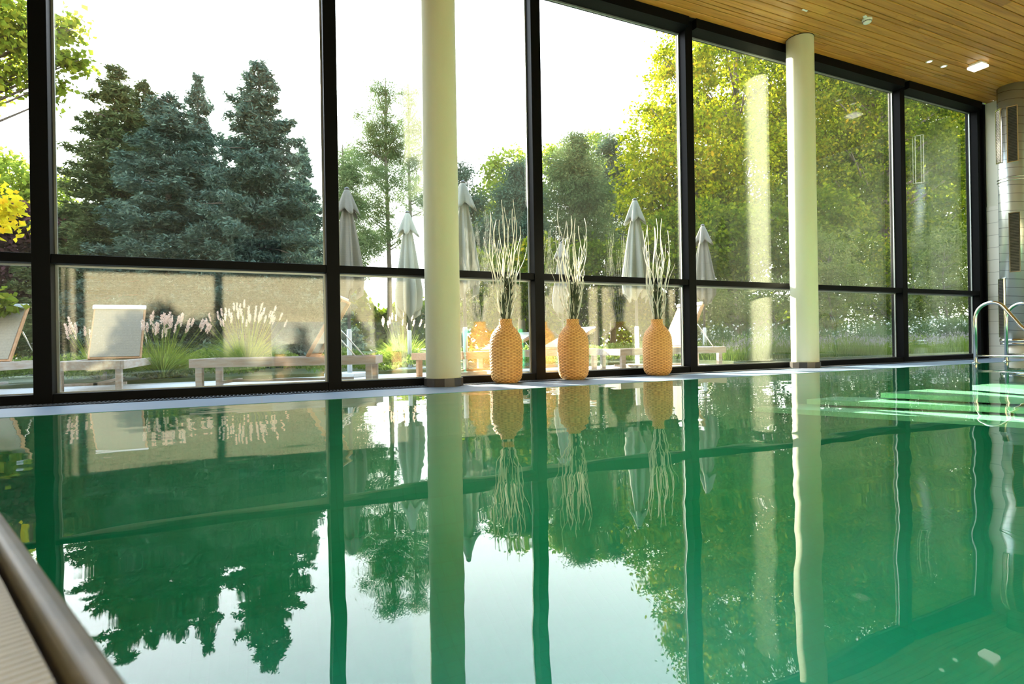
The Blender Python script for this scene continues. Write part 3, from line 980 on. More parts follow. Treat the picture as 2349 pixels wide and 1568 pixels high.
rnd = random.Random(11)
GN = ['bleached curly willow branches in the leftmost vase', 'bleached curly willow branches in the middle vase', 'bleached curly willow branches in the rightmost vase']
LB = ['bleached wavy willow branch standing in the leftmost straw vase', 'bleached wavy willow branch standing in the middle straw vase', 'bleached wavy willow branch standing in the rightmost straw vase']
LS = ['short dark green stem among branches of the leftmost vase', 'short dark green stem among branches of the middle vase', 'short dark green stem among branches of the rightmost vase']
for k in range(3):
    bx, by = vases[k].location.x, 5.46
    nst = 22
    for i in range(nst):
        a_ = 2 * PI * i / nst + rnd.uniform(-.2, .2)
        r0 = rnd.uniform(0.01, 0.045)
        top = rnd.uniform(1.30, 1.92) if i % 5 else rnd.uniform(1.75, 2.02)
        spread = rnd.uniform(0.07, 0.26)
        if k == 1 and math.cos(a_) < 0: spread *= 1.15
        dx, dy = math.cos(a_) * spread, math.sin(a_) * spread * 0.55
        ph, fq, am = rnd.uniform(0, 6.3), rnd.uniform(1.6, 2.6), rnd.uniform(0.012, 0.030)
        pts, rad = [], []
        m_ = 22
        for q in range(m_):
            s = q / (m_ - 1)
            z = 0.30 + (top - 0.30) * s
            hh = max(0.0, (z - 0.66) / (top - 0.66))
            env = min(1.0, hh * 3)
            e2 = 1 - 0.35 * hh * hh
            x = r0 * math.cos(a_) + dx * hh ** 0.8 * e2 + env * am * math.sin(ph + fq * 2 * PI * s)
            yv = r0 * math.sin(a_) + dy * hh ** 0.8 * e2 + env * am * 0.7 * math.cos(ph * 1.7 + fq * 2 * PI * s)
            if z < 0.69:
                rr_ = math.hypot(x, yv)
                if rr_ > 0.05:
                    x, yv = x * 0.05 / rr_, yv * 0.05 / rr_
            yv = min(yv, 0.20)
            pts.append((x, yv, z))
            rad.append(0.0062 * (1 - 0.62 * s) + 0.0008)
        mb = MB().tube(pts, rad, 6)
        # one fork on some of them
        if i % 3 == 0:
            q0 = 12
            p0 = Vector(pts[q0])
            fk = [tuple(p0)]
            for q in range(1, 8):
                fk.append((p0.x + dx * 0.10 * q + 0.012 * math.sin(q * 0.9 + ph), p0.y + dy * 0.06 * q, p0.z + 0.055 * q))
            mb.tube(fk, [0.0028 * (1 - q / 9) + 0.0006 for q in range(8)], 5)
        o = mb.build('willow_branch', M['stick'])
        o.location = (bx, by, 0)
        tag(o, LB[k], 'branch', GN[k])
    for i in range(15):
        a_ = rnd.uniform(0, 2 * PI)
        top = rnd.uniform(0.95, 1.22)
        dx, dy = math.cos(a_) * rnd.uniform(0.0, 0.05), -abs(math.sin(a_)) * 0.04
        pts = []
        for q in range(8):
            s = q / 7
            pts.append((0.035 * math.cos(a_) * (1 - s * 0.3) + dx * s, 0.035 * math.sin(a_) * (1 - s * .3) + dy * s, 0.30 + (top - 0.30) * s))
        mb = MB().tube(pts, [0.0085 * (1 - 0.3 * q / 7) for q in range(8)], 6)
        # narrow leaves along the upper half
        for q in range(10):
            s = rnd.uniform(0.5, 1.0)
            c0 = Vector(pts[min(6, int(s * 7))]).lerp(Vector(pts[7]), 0.3)
            a3 = rnd.uniform(0, 2 * PI)
            dv = Vector((math.cos(a3) * 0.45, math.sin(a3) * 0.45, 1)).normalized() * rnd.uniform(0.06, 0.12)
            sv = dv.cross(Vector((0.3, 0.5, 0.1))).normalized() * 0.006
            mb.add([c0, c0 + dv * 0.5 + sv, c0 + dv, c0 + dv * 0.5 - sv], [(0, 1, 2, 3)])
        o = mb.build('dark_stem', M['stem'])
        o.location = (bx, by, 0)
        tag(o, LS[k], 'stem', 'dark stems in vase of ' + GN[k].split(' in ')[1])


# ================================================================== TERRACE
tag(MB().box(-16, 24, YO + 0.05, 9.1, -0.30, -0.02).build('ground_terrace', M['paving']), kind='structure')
tag(MB().box(-60, 80, 9.1, 140, -0.30, -0.06).build('ground_lawn', M['lawn']), kind='structure')


def lounger(loc, rz, label, back_angle=58, warm=False, head=True):
    """local +X runs from foot to head"""
    o = empty('sun_lounger', loc, rz, label, 'sun lounger', 'wooden sun loungers on the terrace')
    wm = M['teak_warm'] if warm else M['teak']
    Lg, Wd, H = 2.0, 0.66, 0.34
    bevel(MB().box(0, Lg, -Wd / 2, -Wd / 2 + 0.035, H - 0.095, H).build('side_rail', wm, o), 0.004)
    bevel(MB().box(0, Lg, Wd / 2 - 0.035, Wd / 2, H - 0.095, H).build('side_rail', wm, o), 0.004)
    bevel(MB().box(0.0, 0.035, -Wd / 2 + 0.036, Wd / 2 - 0.036, H - 0.095, H).build('end_rail', wm, o), 0.004)
    bevel(MB().box(Lg - 0.035, Lg, -Wd / 2 + 0.036, Wd / 2 - 0.036, H - 0.095, H).build('end_rail', wm, o), 0.004)
    for sx in (0.05, Lg - 0.12):
        for sy in (-Wd / 2 + 0.036, Wd / 2 - 0.096):
            bevel(MB().box(sx, sx + 0.07, sy, sy + 0.06, 0.0, H - 0.02).build('leg', wm, o), 0.004)
    MB().box(0.30, Lg - 0.3, -0.02, 0.02, 0.06, 0.09).box(0.30, 0.34, -Wd / 2 + 0.04, Wd / 2 - 0.04, 0.06, 0.09).build('stretcher', wm, o)
    # sagging sling seat
    n_ = 10
    vs, fs = [], []
    for i in range(n_ + 1):
        x = 0.04 + (1.22 - 0.04) * i / n_
        for j in range(5):
            yv = (-Wd / 2 + 0.04) + (Wd - 0.08) * j / 4
            z = H - 0.012 - 0.02 * math.sin(PI * i / n_) * math.sin(PI * j / 4)
            vs.append((x, yv, z))
    for i in range(n_):
        for j in range(4):
            q = i * 5 + j
            fs.append((q, q + 5, q + 6, q + 1))
    so = MB().add(vs, fs, True).build('seat', M['sling'], o)
    sf = so.modifiers.new('thick', 'SOLIDIFY'); sf.thickness = 0.006
    # raised backrest: two stiles, a top rail and the sling
    ba = math.radians(back_angle)
    mt_ = Matrix.Translation((1.24, 0, H + 0.0)) @ Matrix.Rotation(-ba, 4, 'Y')
    bl = 0.76
    bw = Wd / 2 - 0.045
    br_ = MB().box(0, bl, -bw, -bw + 0.03, -0.02, 0.02, mt_).box(0, bl, bw - 0.03, bw, -0.02, 0.02, mt_).box(0, 0.03, -bw + 0.03, bw - 0.03, -0.02, 0.02, mt_).box(bl - 0.03, bl, -bw + 0.03, bw - 0.03, -0.02, 0.02, mt_)
    bk = bevel(br_.build('backrest_frame', M['teak_warm'], o), 0.004)
    MB().box(0.02, bl - 0.01, -bw + 0.02, bw - 0.02, 0.021, 0.029, mt_).build('backrest_sling', M['sling'], o)
    if head:
        bevel(MB().box(bl - 0.04, bl + 0.022, -bw - 0.012, bw + 0.012, 0.022, 0.05, mt_).build('headrest', M['pillow'], o), 0.012, 3)
    top_ = mt_ @ Vector((0.42, 0, -0.02))
    for sy in (-bw - 0.006, bw + 0.006):
        MB().tube([(top_.x, sy, top_.z), (1.80, sy, H - 0.03)], 0.008, 8).build('support_strut', M['steel'], o)
    return o


lounger((-1.70, 7.30, -0.02), math.radians(90), 'leftmost full lounger, upright back with white top edge turned to the glass', 62)
lounger((-0.62, 7.28, -0.02), math.radians(-18), 'grey side-on lounger in front of the pink grasses', 60)
lounger((2.02, 7.30, -0.02), math.radians(20), 'lounger glimpsed behind the leftmost straw vase', 20, True, False)
lounger((3.00, 7.65, -0.02), math.radians(8), 'low-backed lounger glimpsed behind the middle straw vase', 24, False)
lounger((4.72, 6.95, -0.02), math.radians(-1), 'raised-back lounger behind the rightmost straw vase', 62)
lounger((-3.15, 7.10, -0.02), math.radians(80), 'lounger cut off by the left edge behind the first mullion', 60)


def parasol(px, Y, top, hem, label, mat, seed, girth=1.0):
    rr = random.Random(seed)
    X = at(px, 700, Y).x
    o = empty('closed_parasol', (X, Y, -0.02), rr.uniform(0, 6), label, 'parasol', 'closed canvas parasols on the terrace')
    MB().lathe([(0.024, 0.66), (0.024, top - 0.05)], 16).build('pole', M['pole_dark'], o)
    MB().lathe([(0.036, 0.05), (0.036, 0.68), (0.026, 0.70)], 16).build('pole_foot', M['pole_white'], o)
    bevel(MB().box(-0.26, 0.26, -0.26, 0.26, 0.0, 0.06).build('base', M['pole_white'], o), 0.01)
    nth, nz = 96, 26
    lob = 8
    phs = [rr.uniform(-.35, .35) for _ in range(lob)]
    amp = [rr.uniform(.7, 1.3) for _ in range(lob)]
    vs, fs = [], []
    H0, H1 = hem, top - 0.30
    for i in range(nz + 1):
        s = i / nz
        z = H1 - (H1 - H0) * s
        r = (0.055 + 0.135 * min(1, s * 1.35) ** 0.75) * girth
        if s > 0.8: r *= 1 - 0.10 * (s - 0.8) / 0.2
        for j in range(nth):
            t = 2 * PI * j / nth
            l = int(j / (nth / lob)) % lob
            fold = math.cos(lob * t + phs[l] * math.sin(lob * t / 2) ** 2)
            f = 1 + 0.30 * s ** 0.5 * amp[l] * (fold if fold > 0 else fold * 0.8) + 0.05 * math.sin(2 * t + seed)
            zz = z + (0.06 * math.sin(3 * t + seed) + 0.05 * fold) * (s ** 6)
            vs.append((r * f * math.cos(t), r * f * math.sin(t), zz))
    for i in range(nz):
        for j in range(nth):
            j2 = (j + 1) % nth
            fs.append((i * nth + j, (i + 1) * nth + j, (i + 1) * nth + j2, i * nth + j2))
    cn = MB().add(vs, fs, True).build('canopy', mat, o)
    sfc = cn.modifiers.new('thick', 'SOLIDIFY'); sfc.thickness = 0.004
    # flared wind vent on top
    vs, fs = [], []
    nz = 8
    for i in range(nz + 1):
        s = i / nz
        z = top - 0.02 - 0.36 * s
        r = (0.030 + 0.135 * s ** 0.85) * girth
        for j in range(nth):
            t = 2 * PI * j / nth
            f = 1 + 0.26 * s * math.cos(6 * t + seed) + 0.06 * s * math.sin(2 * t)
            vs.append((r * f * math.cos(t), r * f * math.sin(t), z - 0.045 * s * s * math.cos(6 * t + seed)))
    for i in range(nz):
        for j in range(nth):
            j2 = (j + 1) % nth
            fs.append((i * nth + j, (i + 1) * nth + j, (i + 1) * nth + j2, i * nth + j2))
    vn = MB().add(vs, fs, True).build('vent_cap', mat, o)
    sfc = vn.modifiers.new('thick', 'SOLIDIFY'); sfc.thickness = 0.004
    MB().lathe([(0.040, top - 0.03), (0.034, top - 0.005), (0.012, top + 0.01), (0.001, top + 0.012)], 24).build('finial', M['pole_dark'], o)
    return o


def topz(px, py, Y):
    return at(px, py, Y).z + 0.02
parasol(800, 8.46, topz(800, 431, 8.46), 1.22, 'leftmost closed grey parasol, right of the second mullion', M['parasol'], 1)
parasol(938, 9.3, 2.72, 0.98, 'closed parasol just left of the thick column', M['parasol_lit'], 2)
parasol(1066, 7.6, topz(1066, 416, 7.6), 1.20, 'closed parasol peeking out right of the thick column', M['parasol_lit'], 3)
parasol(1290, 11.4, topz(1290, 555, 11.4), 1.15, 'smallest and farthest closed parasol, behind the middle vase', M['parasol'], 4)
parasol(1460, 7.55, topz(1460, 456, 7.55), 1.18, 'large closed parasol, canvas coloured as if lit, left of the rightmost vase branches', M['parasol_lit'], 5)
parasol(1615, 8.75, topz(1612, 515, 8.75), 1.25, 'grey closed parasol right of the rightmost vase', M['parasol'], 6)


# ================================================================== PLANTING
def conifer_np(seed, H, R, levels, per, sprays, nsize, power=0.85, droop=0.35, gap=0.0, z_start=0.04):
    """whorls of drooping branches carrying needle sprays"""
    rng = np.random.default_rng(seed)
    P, Dr = [], []
    br = []
    for lv in range(levels):
        s = lv / (levels - 1)
        z = H * (z_start + (0.985 - z_start) * s)
        if gap and rng.random() < gap:
            continue
        Rl = R * (1 - s) ** power + 0.16
        nb = max(3, int(per * (1 - 0.6 * s)))
        a0 = rng.random() * 6.28
        for k in range(nb):
            a = a0 + 6.283 * k / nb + rng.normal() * 0.25
            L = Rl * rng.uniform(0.50, 1.28)
            ns = max(16, int(sprays * L / R * rng.uniform(0.8, 1.2)))
            u = rng.random(ns) ** 0.75
            u = 0.12 + 0.9 * u
            tip = droop * rng.uniform(0.5, 1.4)
            rise = 0.20
            x = u * L
            zz = z + rng.normal() * 0.05 + (-tip * u + rise * u ** 3) * L
            wd = 0.34 * L * (1 - u * 0.82) + 0.05
            side = rng.uniform(-1, 1, ns) * wd
            ca, sa = math.cos(a), math.sin(a)
            px = x * ca - side * sa
            py = x * sa + side * ca
            pz = zz - np.abs(side) * 0.35 + rng.normal(size=ns) * 0.03 - rng.random(ns) * 0.07 * L
            P.append(np.stack([px, py, pz], 1))
            dd = np.stack([ca * 0.8 - np.sign(side) * sa * 0.7, sa * 0.8 + np.sign(side) * ca * 0.7, -0.25 + 0.6 * (rng.random(ns) - 0.3)], 1)
            Dr.append(dd)
            br.append(((0, 0, z), (0.95 * L * ca, 0.95 * L * sa, z + (-tip * 0.95 + rise * 0.85) * L)))
    P = np.concatenate(P); Dr = np.concatenate(Dr)
    P[:, 2] = np.maximum(P[:, 2], 0.05)
    # each spray: several needles fanned round the same point
    m = 3
    PP = np.repeat(P, m, 0) + rng.normal(size=(len(P) * m, 3)) * nsize * 0.30
    DD = np.repeat(Dr, m, 0)
    Q = leaf_quads(rng, PP, nsize, 0.30, DD, 1.2, 0.3)
    return Q, br


def trunk(o, H, r0, r1, br=None, every=3, rb=0.02, lean=(0, 0)):
    mb = MB()
    mb.tube([(lean[0] * s * s, lean[1] * s * s, H * s) for s in (0, 0.2, 0.4, 0.6, 0.8, 1.0)], [r0 + (r1 - r0) * s for s in (0, 0.2, 0.4, 0.6, 0.8, 1.0)], 10)
    t = mb.build('trunk', M['bark'], o)
    if br:
        mb = MB()
        for i, (p0, p1) in enumerate(br):
            if i % every == 0:
                pm = (Vector(p0) + Vector(p1)) / 2 + Vector((0, 0, 0.05))
                mb.tube([p0, pm, p1], [rb, rb * 0.7, rb * 0.25], 4)
        mb.build('branches', M['bark'], o)
    return t


SPR = {}
def spruce(px, py, Y, R, label, mat, seed, shape, rz=0.0):
    X = at(px, 700, Y).x
    ztop = at(px, py, Y).z
    key = (shape, mat.name)
    if key not in SPR:
        rng_seed = {'a': 3, 'b': 7, 'c': 12}[shape]
        pw = {'a': 0.80, 'b': 0.62, 'c': 0.95}[shape]
        Q, br = conifer_np(rng_seed, 7.5, 1.7, 44, 13, 210, 0.115, pw, 0.34)
        SPR[key] = (quads_mesh('needles', Q), br)
        SPR[key][0].materials.append(mat)
    me, br = SPR[key]
    o = empty('spruce_tree', (X, Y, -0.06), rz, label, 'tree', 'spruces beyond the left windows')
    s = (ztop + 0.06) / 7.5
    o.scale = (R / 1.7, R / 1.7, s)
    link('foliage', me, None, o)
    trunk(o, 7.4, 0.13, 0.02, br, 4)
    return o


spruce(275, 150, 17.0, 2.0, 'dark olive spruce, farthest left of the spruces', M['spruce_dark'], 1, 'a', 0.3)
spruce(338, 180, 18.2, 1.8, 'dark spruce tip close behind the leftmost spruce', M['spruce_dark'], 2, 'c', 1.9)
spruce(392, 212, 14.6, 1.85, 'broad blue spruce standing nearest the terrace', M['spruce_blue'], 3, 'b', 0.9)
spruce(462, 172, 16.3, 1.35, 'narrow blue spruce between the two broad ones', M['spruce_blue'], 4, 'a', 2.2)
spruce(603, 138, 13.0, 1.50, 'tallest blue spruce, left of the second mullion', M['spruce_blue'], 5, 'b', 4.1)
spruce(700, 330, 26.0, 2.1, 'lower blue spruce touching the second mullion', M['spruce_blue'], 6, 'c', 5.0)
spruce(520, 420, 14.2, 1.6, 'short blue spruce in front of the tall ones', M['spruce_blue'], 7, 'a', 3.0)
spruce(205, 470, 15.0, 1.3, 'short dark spruce at the left foot of the group', M['spruce_dark'], 8, 'c', 3.6)


def blob_leaves(rng, blobs, n_sub, per, sub_r, size, aspect=0.6, flat=0.7, inner=0.35):
    """blobs: (x,y,z,rx,ry,rz,weight). leaf tufts spread over the blobs' shells"""
    out = []
    tot = sum(b[6] for b in blobs)
    for (x, y, z, rx, ry, rz_, wgt) in blobs:
        ns = int(n_sub * wgt / tot)
        dv = unit(rng.normal(size=(ns, 3)))
        rad = 1 - inner * rng.random(ns) ** 1.6
        c = np.array([x, y, z]) + dv * np.array([rx, ry, rz_]) * rad[:, None]
        sr = sub_r * (0.6 + 0.8 * rng.random(ns))
        P = np.repeat(c, per, 0) + rng.normal(size=(ns * per, 3)) * np.repeat(sr, per)[:, None] * np.array([1, 1, flat]) * 0.6
        dd = np.repeat(dv, per, 0) * 0.6 + np.array([0, 0, -0.35])
        out.append(leaf_quads(rng, P, size, aspect, dd, 1.6, 0.35))
    return np.concatenate(out)


def broadleaf(name, label, px, Y, blobs_px, mat, seed, n_sub, per, sub_r, size, trunk_r=0.22, cat='tree', group=None, tr_h=None, aspect=0.6, inner=0.35, flat=.7, part='foliage', branches=True):
    """blobs_px: (px, py, radius_px_x, radius_px_y, depth offset) as seen in the picture"""
    rng = np.random.default_rng(seed)
    X = at(px, 700, Y).x
    o = empty(name, (X, Y, -0.06), 0, label, cat, group)
    blobs = []
    for (bx, by, rx, ry, dy) in blobs_px:
        c = at(bx, by, Y + dy)
        e1 = at(bx + rx, by, Y + dy)
        e2 = at(bx, by - ry, Y + dy)
        Rx = abs(e1.x - c.x); Rz = abs(e2.z - c.z)
        blobs.append((c.x - X, dy, c.z + 0.06, Rx, (Rx + Rz) * 0.45, Rz, Rx * Rz))
    Q = blob_leaves(rng, blobs, n_sub, per, sub_r, size, aspect, flat, inner)
    Q[:, :, 2] = np.maximum(Q[:, :, 2], 0.03)
    link(part, quads_mesh('leaves', Q), mat, o)
    zt = tr_h or max(b[2] for b in blobs)
    mb = MB()
    mb.tube([(0, 0, 0), (0.05, 0, zt * 0.3), (-0.05, 0.05, zt * 0.7), (0, 0, zt)], [trunk_r, trunk_r * 0.8, trunk_r * 0.5, trunk_r * 0.15], 10)
    if branches:
        rr = random.Random(seed)
        for bl in blobs:
            for q in range(5):
                tgt = Vector((bl[0] + rr.uniform(-.7, .7) * bl[3], bl[1] + rr.uniform(-.6, .6) * bl[4], bl[2] + rr.uniform(-.6, .7) * bl[5]))
                h = min(zt * 0.85, max(0.3, tgt.z - Vector((tgt.x, tgt.y)).length * 0.6))
                p0 = Vector((0, 0, h))
                pm = p0.lerp(tgt, 0.5) + Vector((0, 0, -0.12 * (tgt - p0).length * 0.3))
                mb.tube([p0, pm, tgt], [trunk_r * 0.28, trunk_r * 0.17, trunk_r * 0.05], 5)
    mb.build('trunk', M['bark'], o)
    return o


# pines far behind, seen between the second mullion and the thick column
def pine(px, py_top, Y, label, blobs, seed, mat=None, n_sub=900, size=0.17):
    return broadleaf('pine_tree', label, px, Y, blobs, mat or M['pine'], seed, n_sub, 64, 0.42, size, 0.20, group='pines and firs beyond the windows', aspect=0.22, flat=0.55, inner=0.8, tr_h=at(px, py_top, Y).z)
pine(893, 178, 38, 'tall open-crowned pine left of the thick column',
     [(880, 215, 32, 40, 0), (868, 290, 55, 45, 0), (850, 360, 75, 40, 1), (890, 420, 75, 36, -1), (850, 480, 70, 36, 0), (900, 330, 45, 40, 0), (880, 540, 70, 30, 0)], 21)
pine(945, 190, 40, 'slender twin pine partly behind the thick column',
     [(940, 225, 28, 40, 0), (948, 300, 40, 45, 0), (955, 380, 50, 40, 0), (965, 460, 55, 40, 0), (985, 330, 35, 60, 0)], 22, n_sub=520)
pine(792, 330, 36, 'lower bushy pine beside the second mullion',
     [(795, 400, 38, 60, 0), (790, 480, 50, 60, 0), (820, 560, 60, 45, 0), (790, 620, 60, 40, 0)], 23, n_sub=800)
pine(1062, 372, 27, 'dark fir tip right of the thick column',
     [(1060, 400, 18, 35, 0), (1068, 470, 45, 45, 0), (1080, 560, 75, 50, 0), (1085, 640, 90, 50, 0)], 24, M['fir'], 700)
pine(1195, 368, 24, 'dark fir behind the third mullion',
     [(1192, 400, 22, 35, 0), (1190, 460, 50, 40, 0), (1180, 530, 70, 45, 0), (1180, 610, 85, 50, 0)], 25, M['fir'], 900)
pine(1318, 303, 27, 'bushy olive pine behind the middle vase',
     [(1320, 335, 28, 36, 0), (1315, 390, 60, 45, 0), (1330, 455, 80, 50, 0), (1320, 530, 85, 50, 0), (1300, 600, 80, 40, 0)], 26, None, 1300)
pine(1405, 305, 30, 'grey-green pine left of the great yellow-green tree',
     [(1400, 340, 24, 40, 0), (1410, 400, 45, 50, 0), (1405, 470, 55, 50, 0), (1420, 550, 60, 50, 0)], 27, M['fir'], 800)

broadleaf('broadleaf_tree', 'pale yellow-green tree rising behind the leftmost branches', 1160, 31,
          [(1170, 400, 50, 50, 0), (1130, 470, 45, 45, 0), (1200, 470, 60, 60, 0), (1120, 540, 60, 50, 0)], M['pale_leaf'], 31, 420, 26, 0.5, 0.24, group='leafy trees beyond the windows')
broadleaf('broadleaf_tree', 'pale green tree between the two pines behind the parasols', 1368, 34,
          [(1365, 350, 40, 38, 0), (1290, 380, 50, 45, 0), (1372, 430, 55, 55, 0)], M['pale_leaf'], 32, 320, 26, 0.5, 0.24, group='leafy trees beyond the windows')
broadleaf('broadleaf_tree', 'great yellow-green tree behind the second pale column', 1700, 19,
          [(1560, 230, 60, 110, 0), (1500, 330, 55, 90, 0), (1540, 420, 110, 110, -1), (1680, 200, 130, 150, 0), (1640, 380, 130, 130, -1), (1800, 250, 120, 150, 0),
           (1760, 420, 130, 110, -1), (1590, 520, 130, 90, 0), (1740, 60, 150, 130, 1), (1500, 480, 60, 70, 0), (1527, 135, 16, 45, 0)], M['beech'], 33, 2700, 40, 0.36, 0.16, 0.32, group='leafy trees beyond the windows')
broadleaf('broadleaf_tree', 'darker green tree with orange tinted leaves behind the right windows', 2030, 16,
          [(1960, 260, 110, 100, 0), (2080, 300, 110, 110, 0), (2200, 330, 110, 110, 0), (1930, 380, 110, 90, 0), (2060, 430, 120, 90, 0), (2190, 470, 110, 100, 0), (1930, 470, 110, 70, 1), (2000, 180, 120, 90, 1), (2160, 220, 110, 80, 1)],
          M['beech_dark'], 34, 2300, 38, 0.32, 0.145, 0.30, group='leafy trees beyond the windows')
broadleaf('broadleaf_tree', 'dense green tree filling the gap below the great one', 1680, 15,
          [(1620, 560, 130, 90, 0), (1760, 570, 120, 90, 0), (1850, 520, 100, 90, 0), (1520, 600, 90, 70, 0), (2020, 560, 120, 80, 1)], M['beech_dark'], 35, 1500, 38, 0.30, 0.14, 0.2, group='leafy trees beyond the windows')
broadleaf('larch_bush', 'feathery light green conifer bush right of the second column', 1905, 10.6,
          [(1905, 565, 55, 35, 0), (1890, 620, 60, 40, 0), (1925, 650, 70, 40, 0), (1900, 720, 60, 60, 0)], M['larch'], 36, 420, 24, 0.16, 0.11, 0.05, cat='bush', aspect=0.25, inner=0.7)
broadleaf('larch_bush', 'grey-green feathery bush in the far right pane', 2170, 10.4,
          [(2160, 560, 60, 50, 0), (2200, 620, 60, 60, 0), (2140, 660, 60, 50, 0), (2180, 720, 70, 50, 0)], M['larch'], 37, 420, 24, 0.16, 0.11, 0.05, cat='bush', aspect=0.25, inner=0.7)
broadleaf('larch_bush', 'brownish twiggy bush behind the white wild flowers', 1780, 10.8,
          [(1700, 700, 70, 50, 0), (1780, 680, 60, 50, 0), (1640, 690, 60, 50, 0)], M['larch'], 38, 300, 24, 0.16, 0.11, 0.05, cat='bush', aspect=0.25, inner=0.7)
broadleaf('broadleaf_tree', 'tall green tree farther back behind the right windows', 2060, 25,
          [(1900, 300, 120, 130, 0), (2020, 260, 120, 130, 0), (2150, 280, 120, 130, 0), (2250, 320, 100, 130, 0), (1950, 460, 130, 120, 0), (2100, 450, 130, 120, 0), (2230, 480, 110, 120, 0)], M['beech_dark'], 46, 2600, 34, 0.5, 0.24, 0.3, group='leafy trees beyond the windows')
broadleaf('understorey_shrub', 'dense dark shrubbery behind the far right flowers', 2100, 13.2,
          [(1930, 620, 90, 90, 0), (2040, 640, 100, 90, 0), (2150, 620, 100, 90, 0), (2240, 600, 80, 100, 0), (1990, 720, 120, 60, 0), (2150, 720, 120, 60, 0)], M['beech_dark'], 39, 1100, 34, 0.28, 0.12, 0.08, cat='bush')
broadleaf('understorey_shrub', 'dark green shrubbery behind the middle parasols', 1330, 17.5,
          [(1240, 640, 90, 90, 0), (1370, 650, 100, 90, 0), (1480, 650, 90, 90, 0), (1120, 660, 80, 80, 0)], M['beech_dark'], 40, 900, 34, 0.32, 0.15, 0.08, cat='bush')
# left side
broadleaf('broadleaf_tree', 'hazy green tree far behind the leftmost pane', 60, 36,
          [(20, 440, 80, 80, 0), (110, 460, 60, 60, 0), (60, 520, 100, 60, 0), (150, 520, 60, 50, 0)], M['pale_leaf'], 41, 420, 24, 0.6, 0.28, group='leafy trees beyond the windows')
broadleaf('purple_bush', 'dark purple-leaved bush left of the spruces', 80, 17.5,
          [(20, 560, 90, 90, 0), (110, 580, 80, 80, 0), (60, 660, 110, 80, 0), (-60, 600, 100, 100, 0)], M['purple'], 42, 700, 26, 0.36, 0.16, 0.12, cat='bush')
mp = broadleaf('maple_tree', 'maple branch overhanging the top left corner', -330, 9.6,
          [(20, 60, 70, 80, 0), (95, 110, 50, 60, 0), (155, 140, 45, 30, 0), (110, 200, 40, 35, 0), (20, 180, 50, 40, 0), (-90, 80, 90, 110, 0), (150, 60, 35, 30, 0), (-100, 220, 80, 60, 0)],
          M['maple'], 43, 320, 18, 0.16, 0.085, 0.12, group='leafy trees beyond the windows', aspect=0.85, inner=0.9, tr_h=7.6)
broadleaf('maple_tree', 'bright yellow maple leaves at the left edge', -260, 8.6,
          [(12, 490, 42, 55, 0), (0, 430, 25, 22, 0), (-90, 500, 70, 80, 0)], M['maple_yellow'], 44, 60, 14, 0.13, 0.08, 0.08, group='leafy trees beyond the windows', aspect=0.85, inner=0.9, tr_h=2.4)
broadleaf('maple_tree', 'small green-leaved sapling at the left edge below the transom', -200, 8.5,
          [(5, 690, 26, 30, 0), (-60, 690, 50, 50, 0)], M['maple'], 45, 30, 14, 0.10, 0.10, 0.05, group='leafy trees beyond the windows', aspect=0.85, inner=0.9, tr_h=1.2)

# hedge closing the garden
rng = np.random.default_rng(77)
n = 46000
hx = rng.uniform(-32, 62, n)
hz = rng.random(n) ** 0.8 * (4.6 + 1.2 * np.sin(hx * 0.45) + 0.8 * np.sin(hx * 1.3))
hy = 44 + rng.normal(size=n) * 0.9
hd = link('garden_hedge', quads_mesh('leaves', leaf_quads(rng, np.stack([hx, hy, hz], 1), 0.55, 0.7)), M['beech_dark'])
tag(hd, 'long dark hedge closing the garden behind all the trees', 'hedge', kind='stuff')


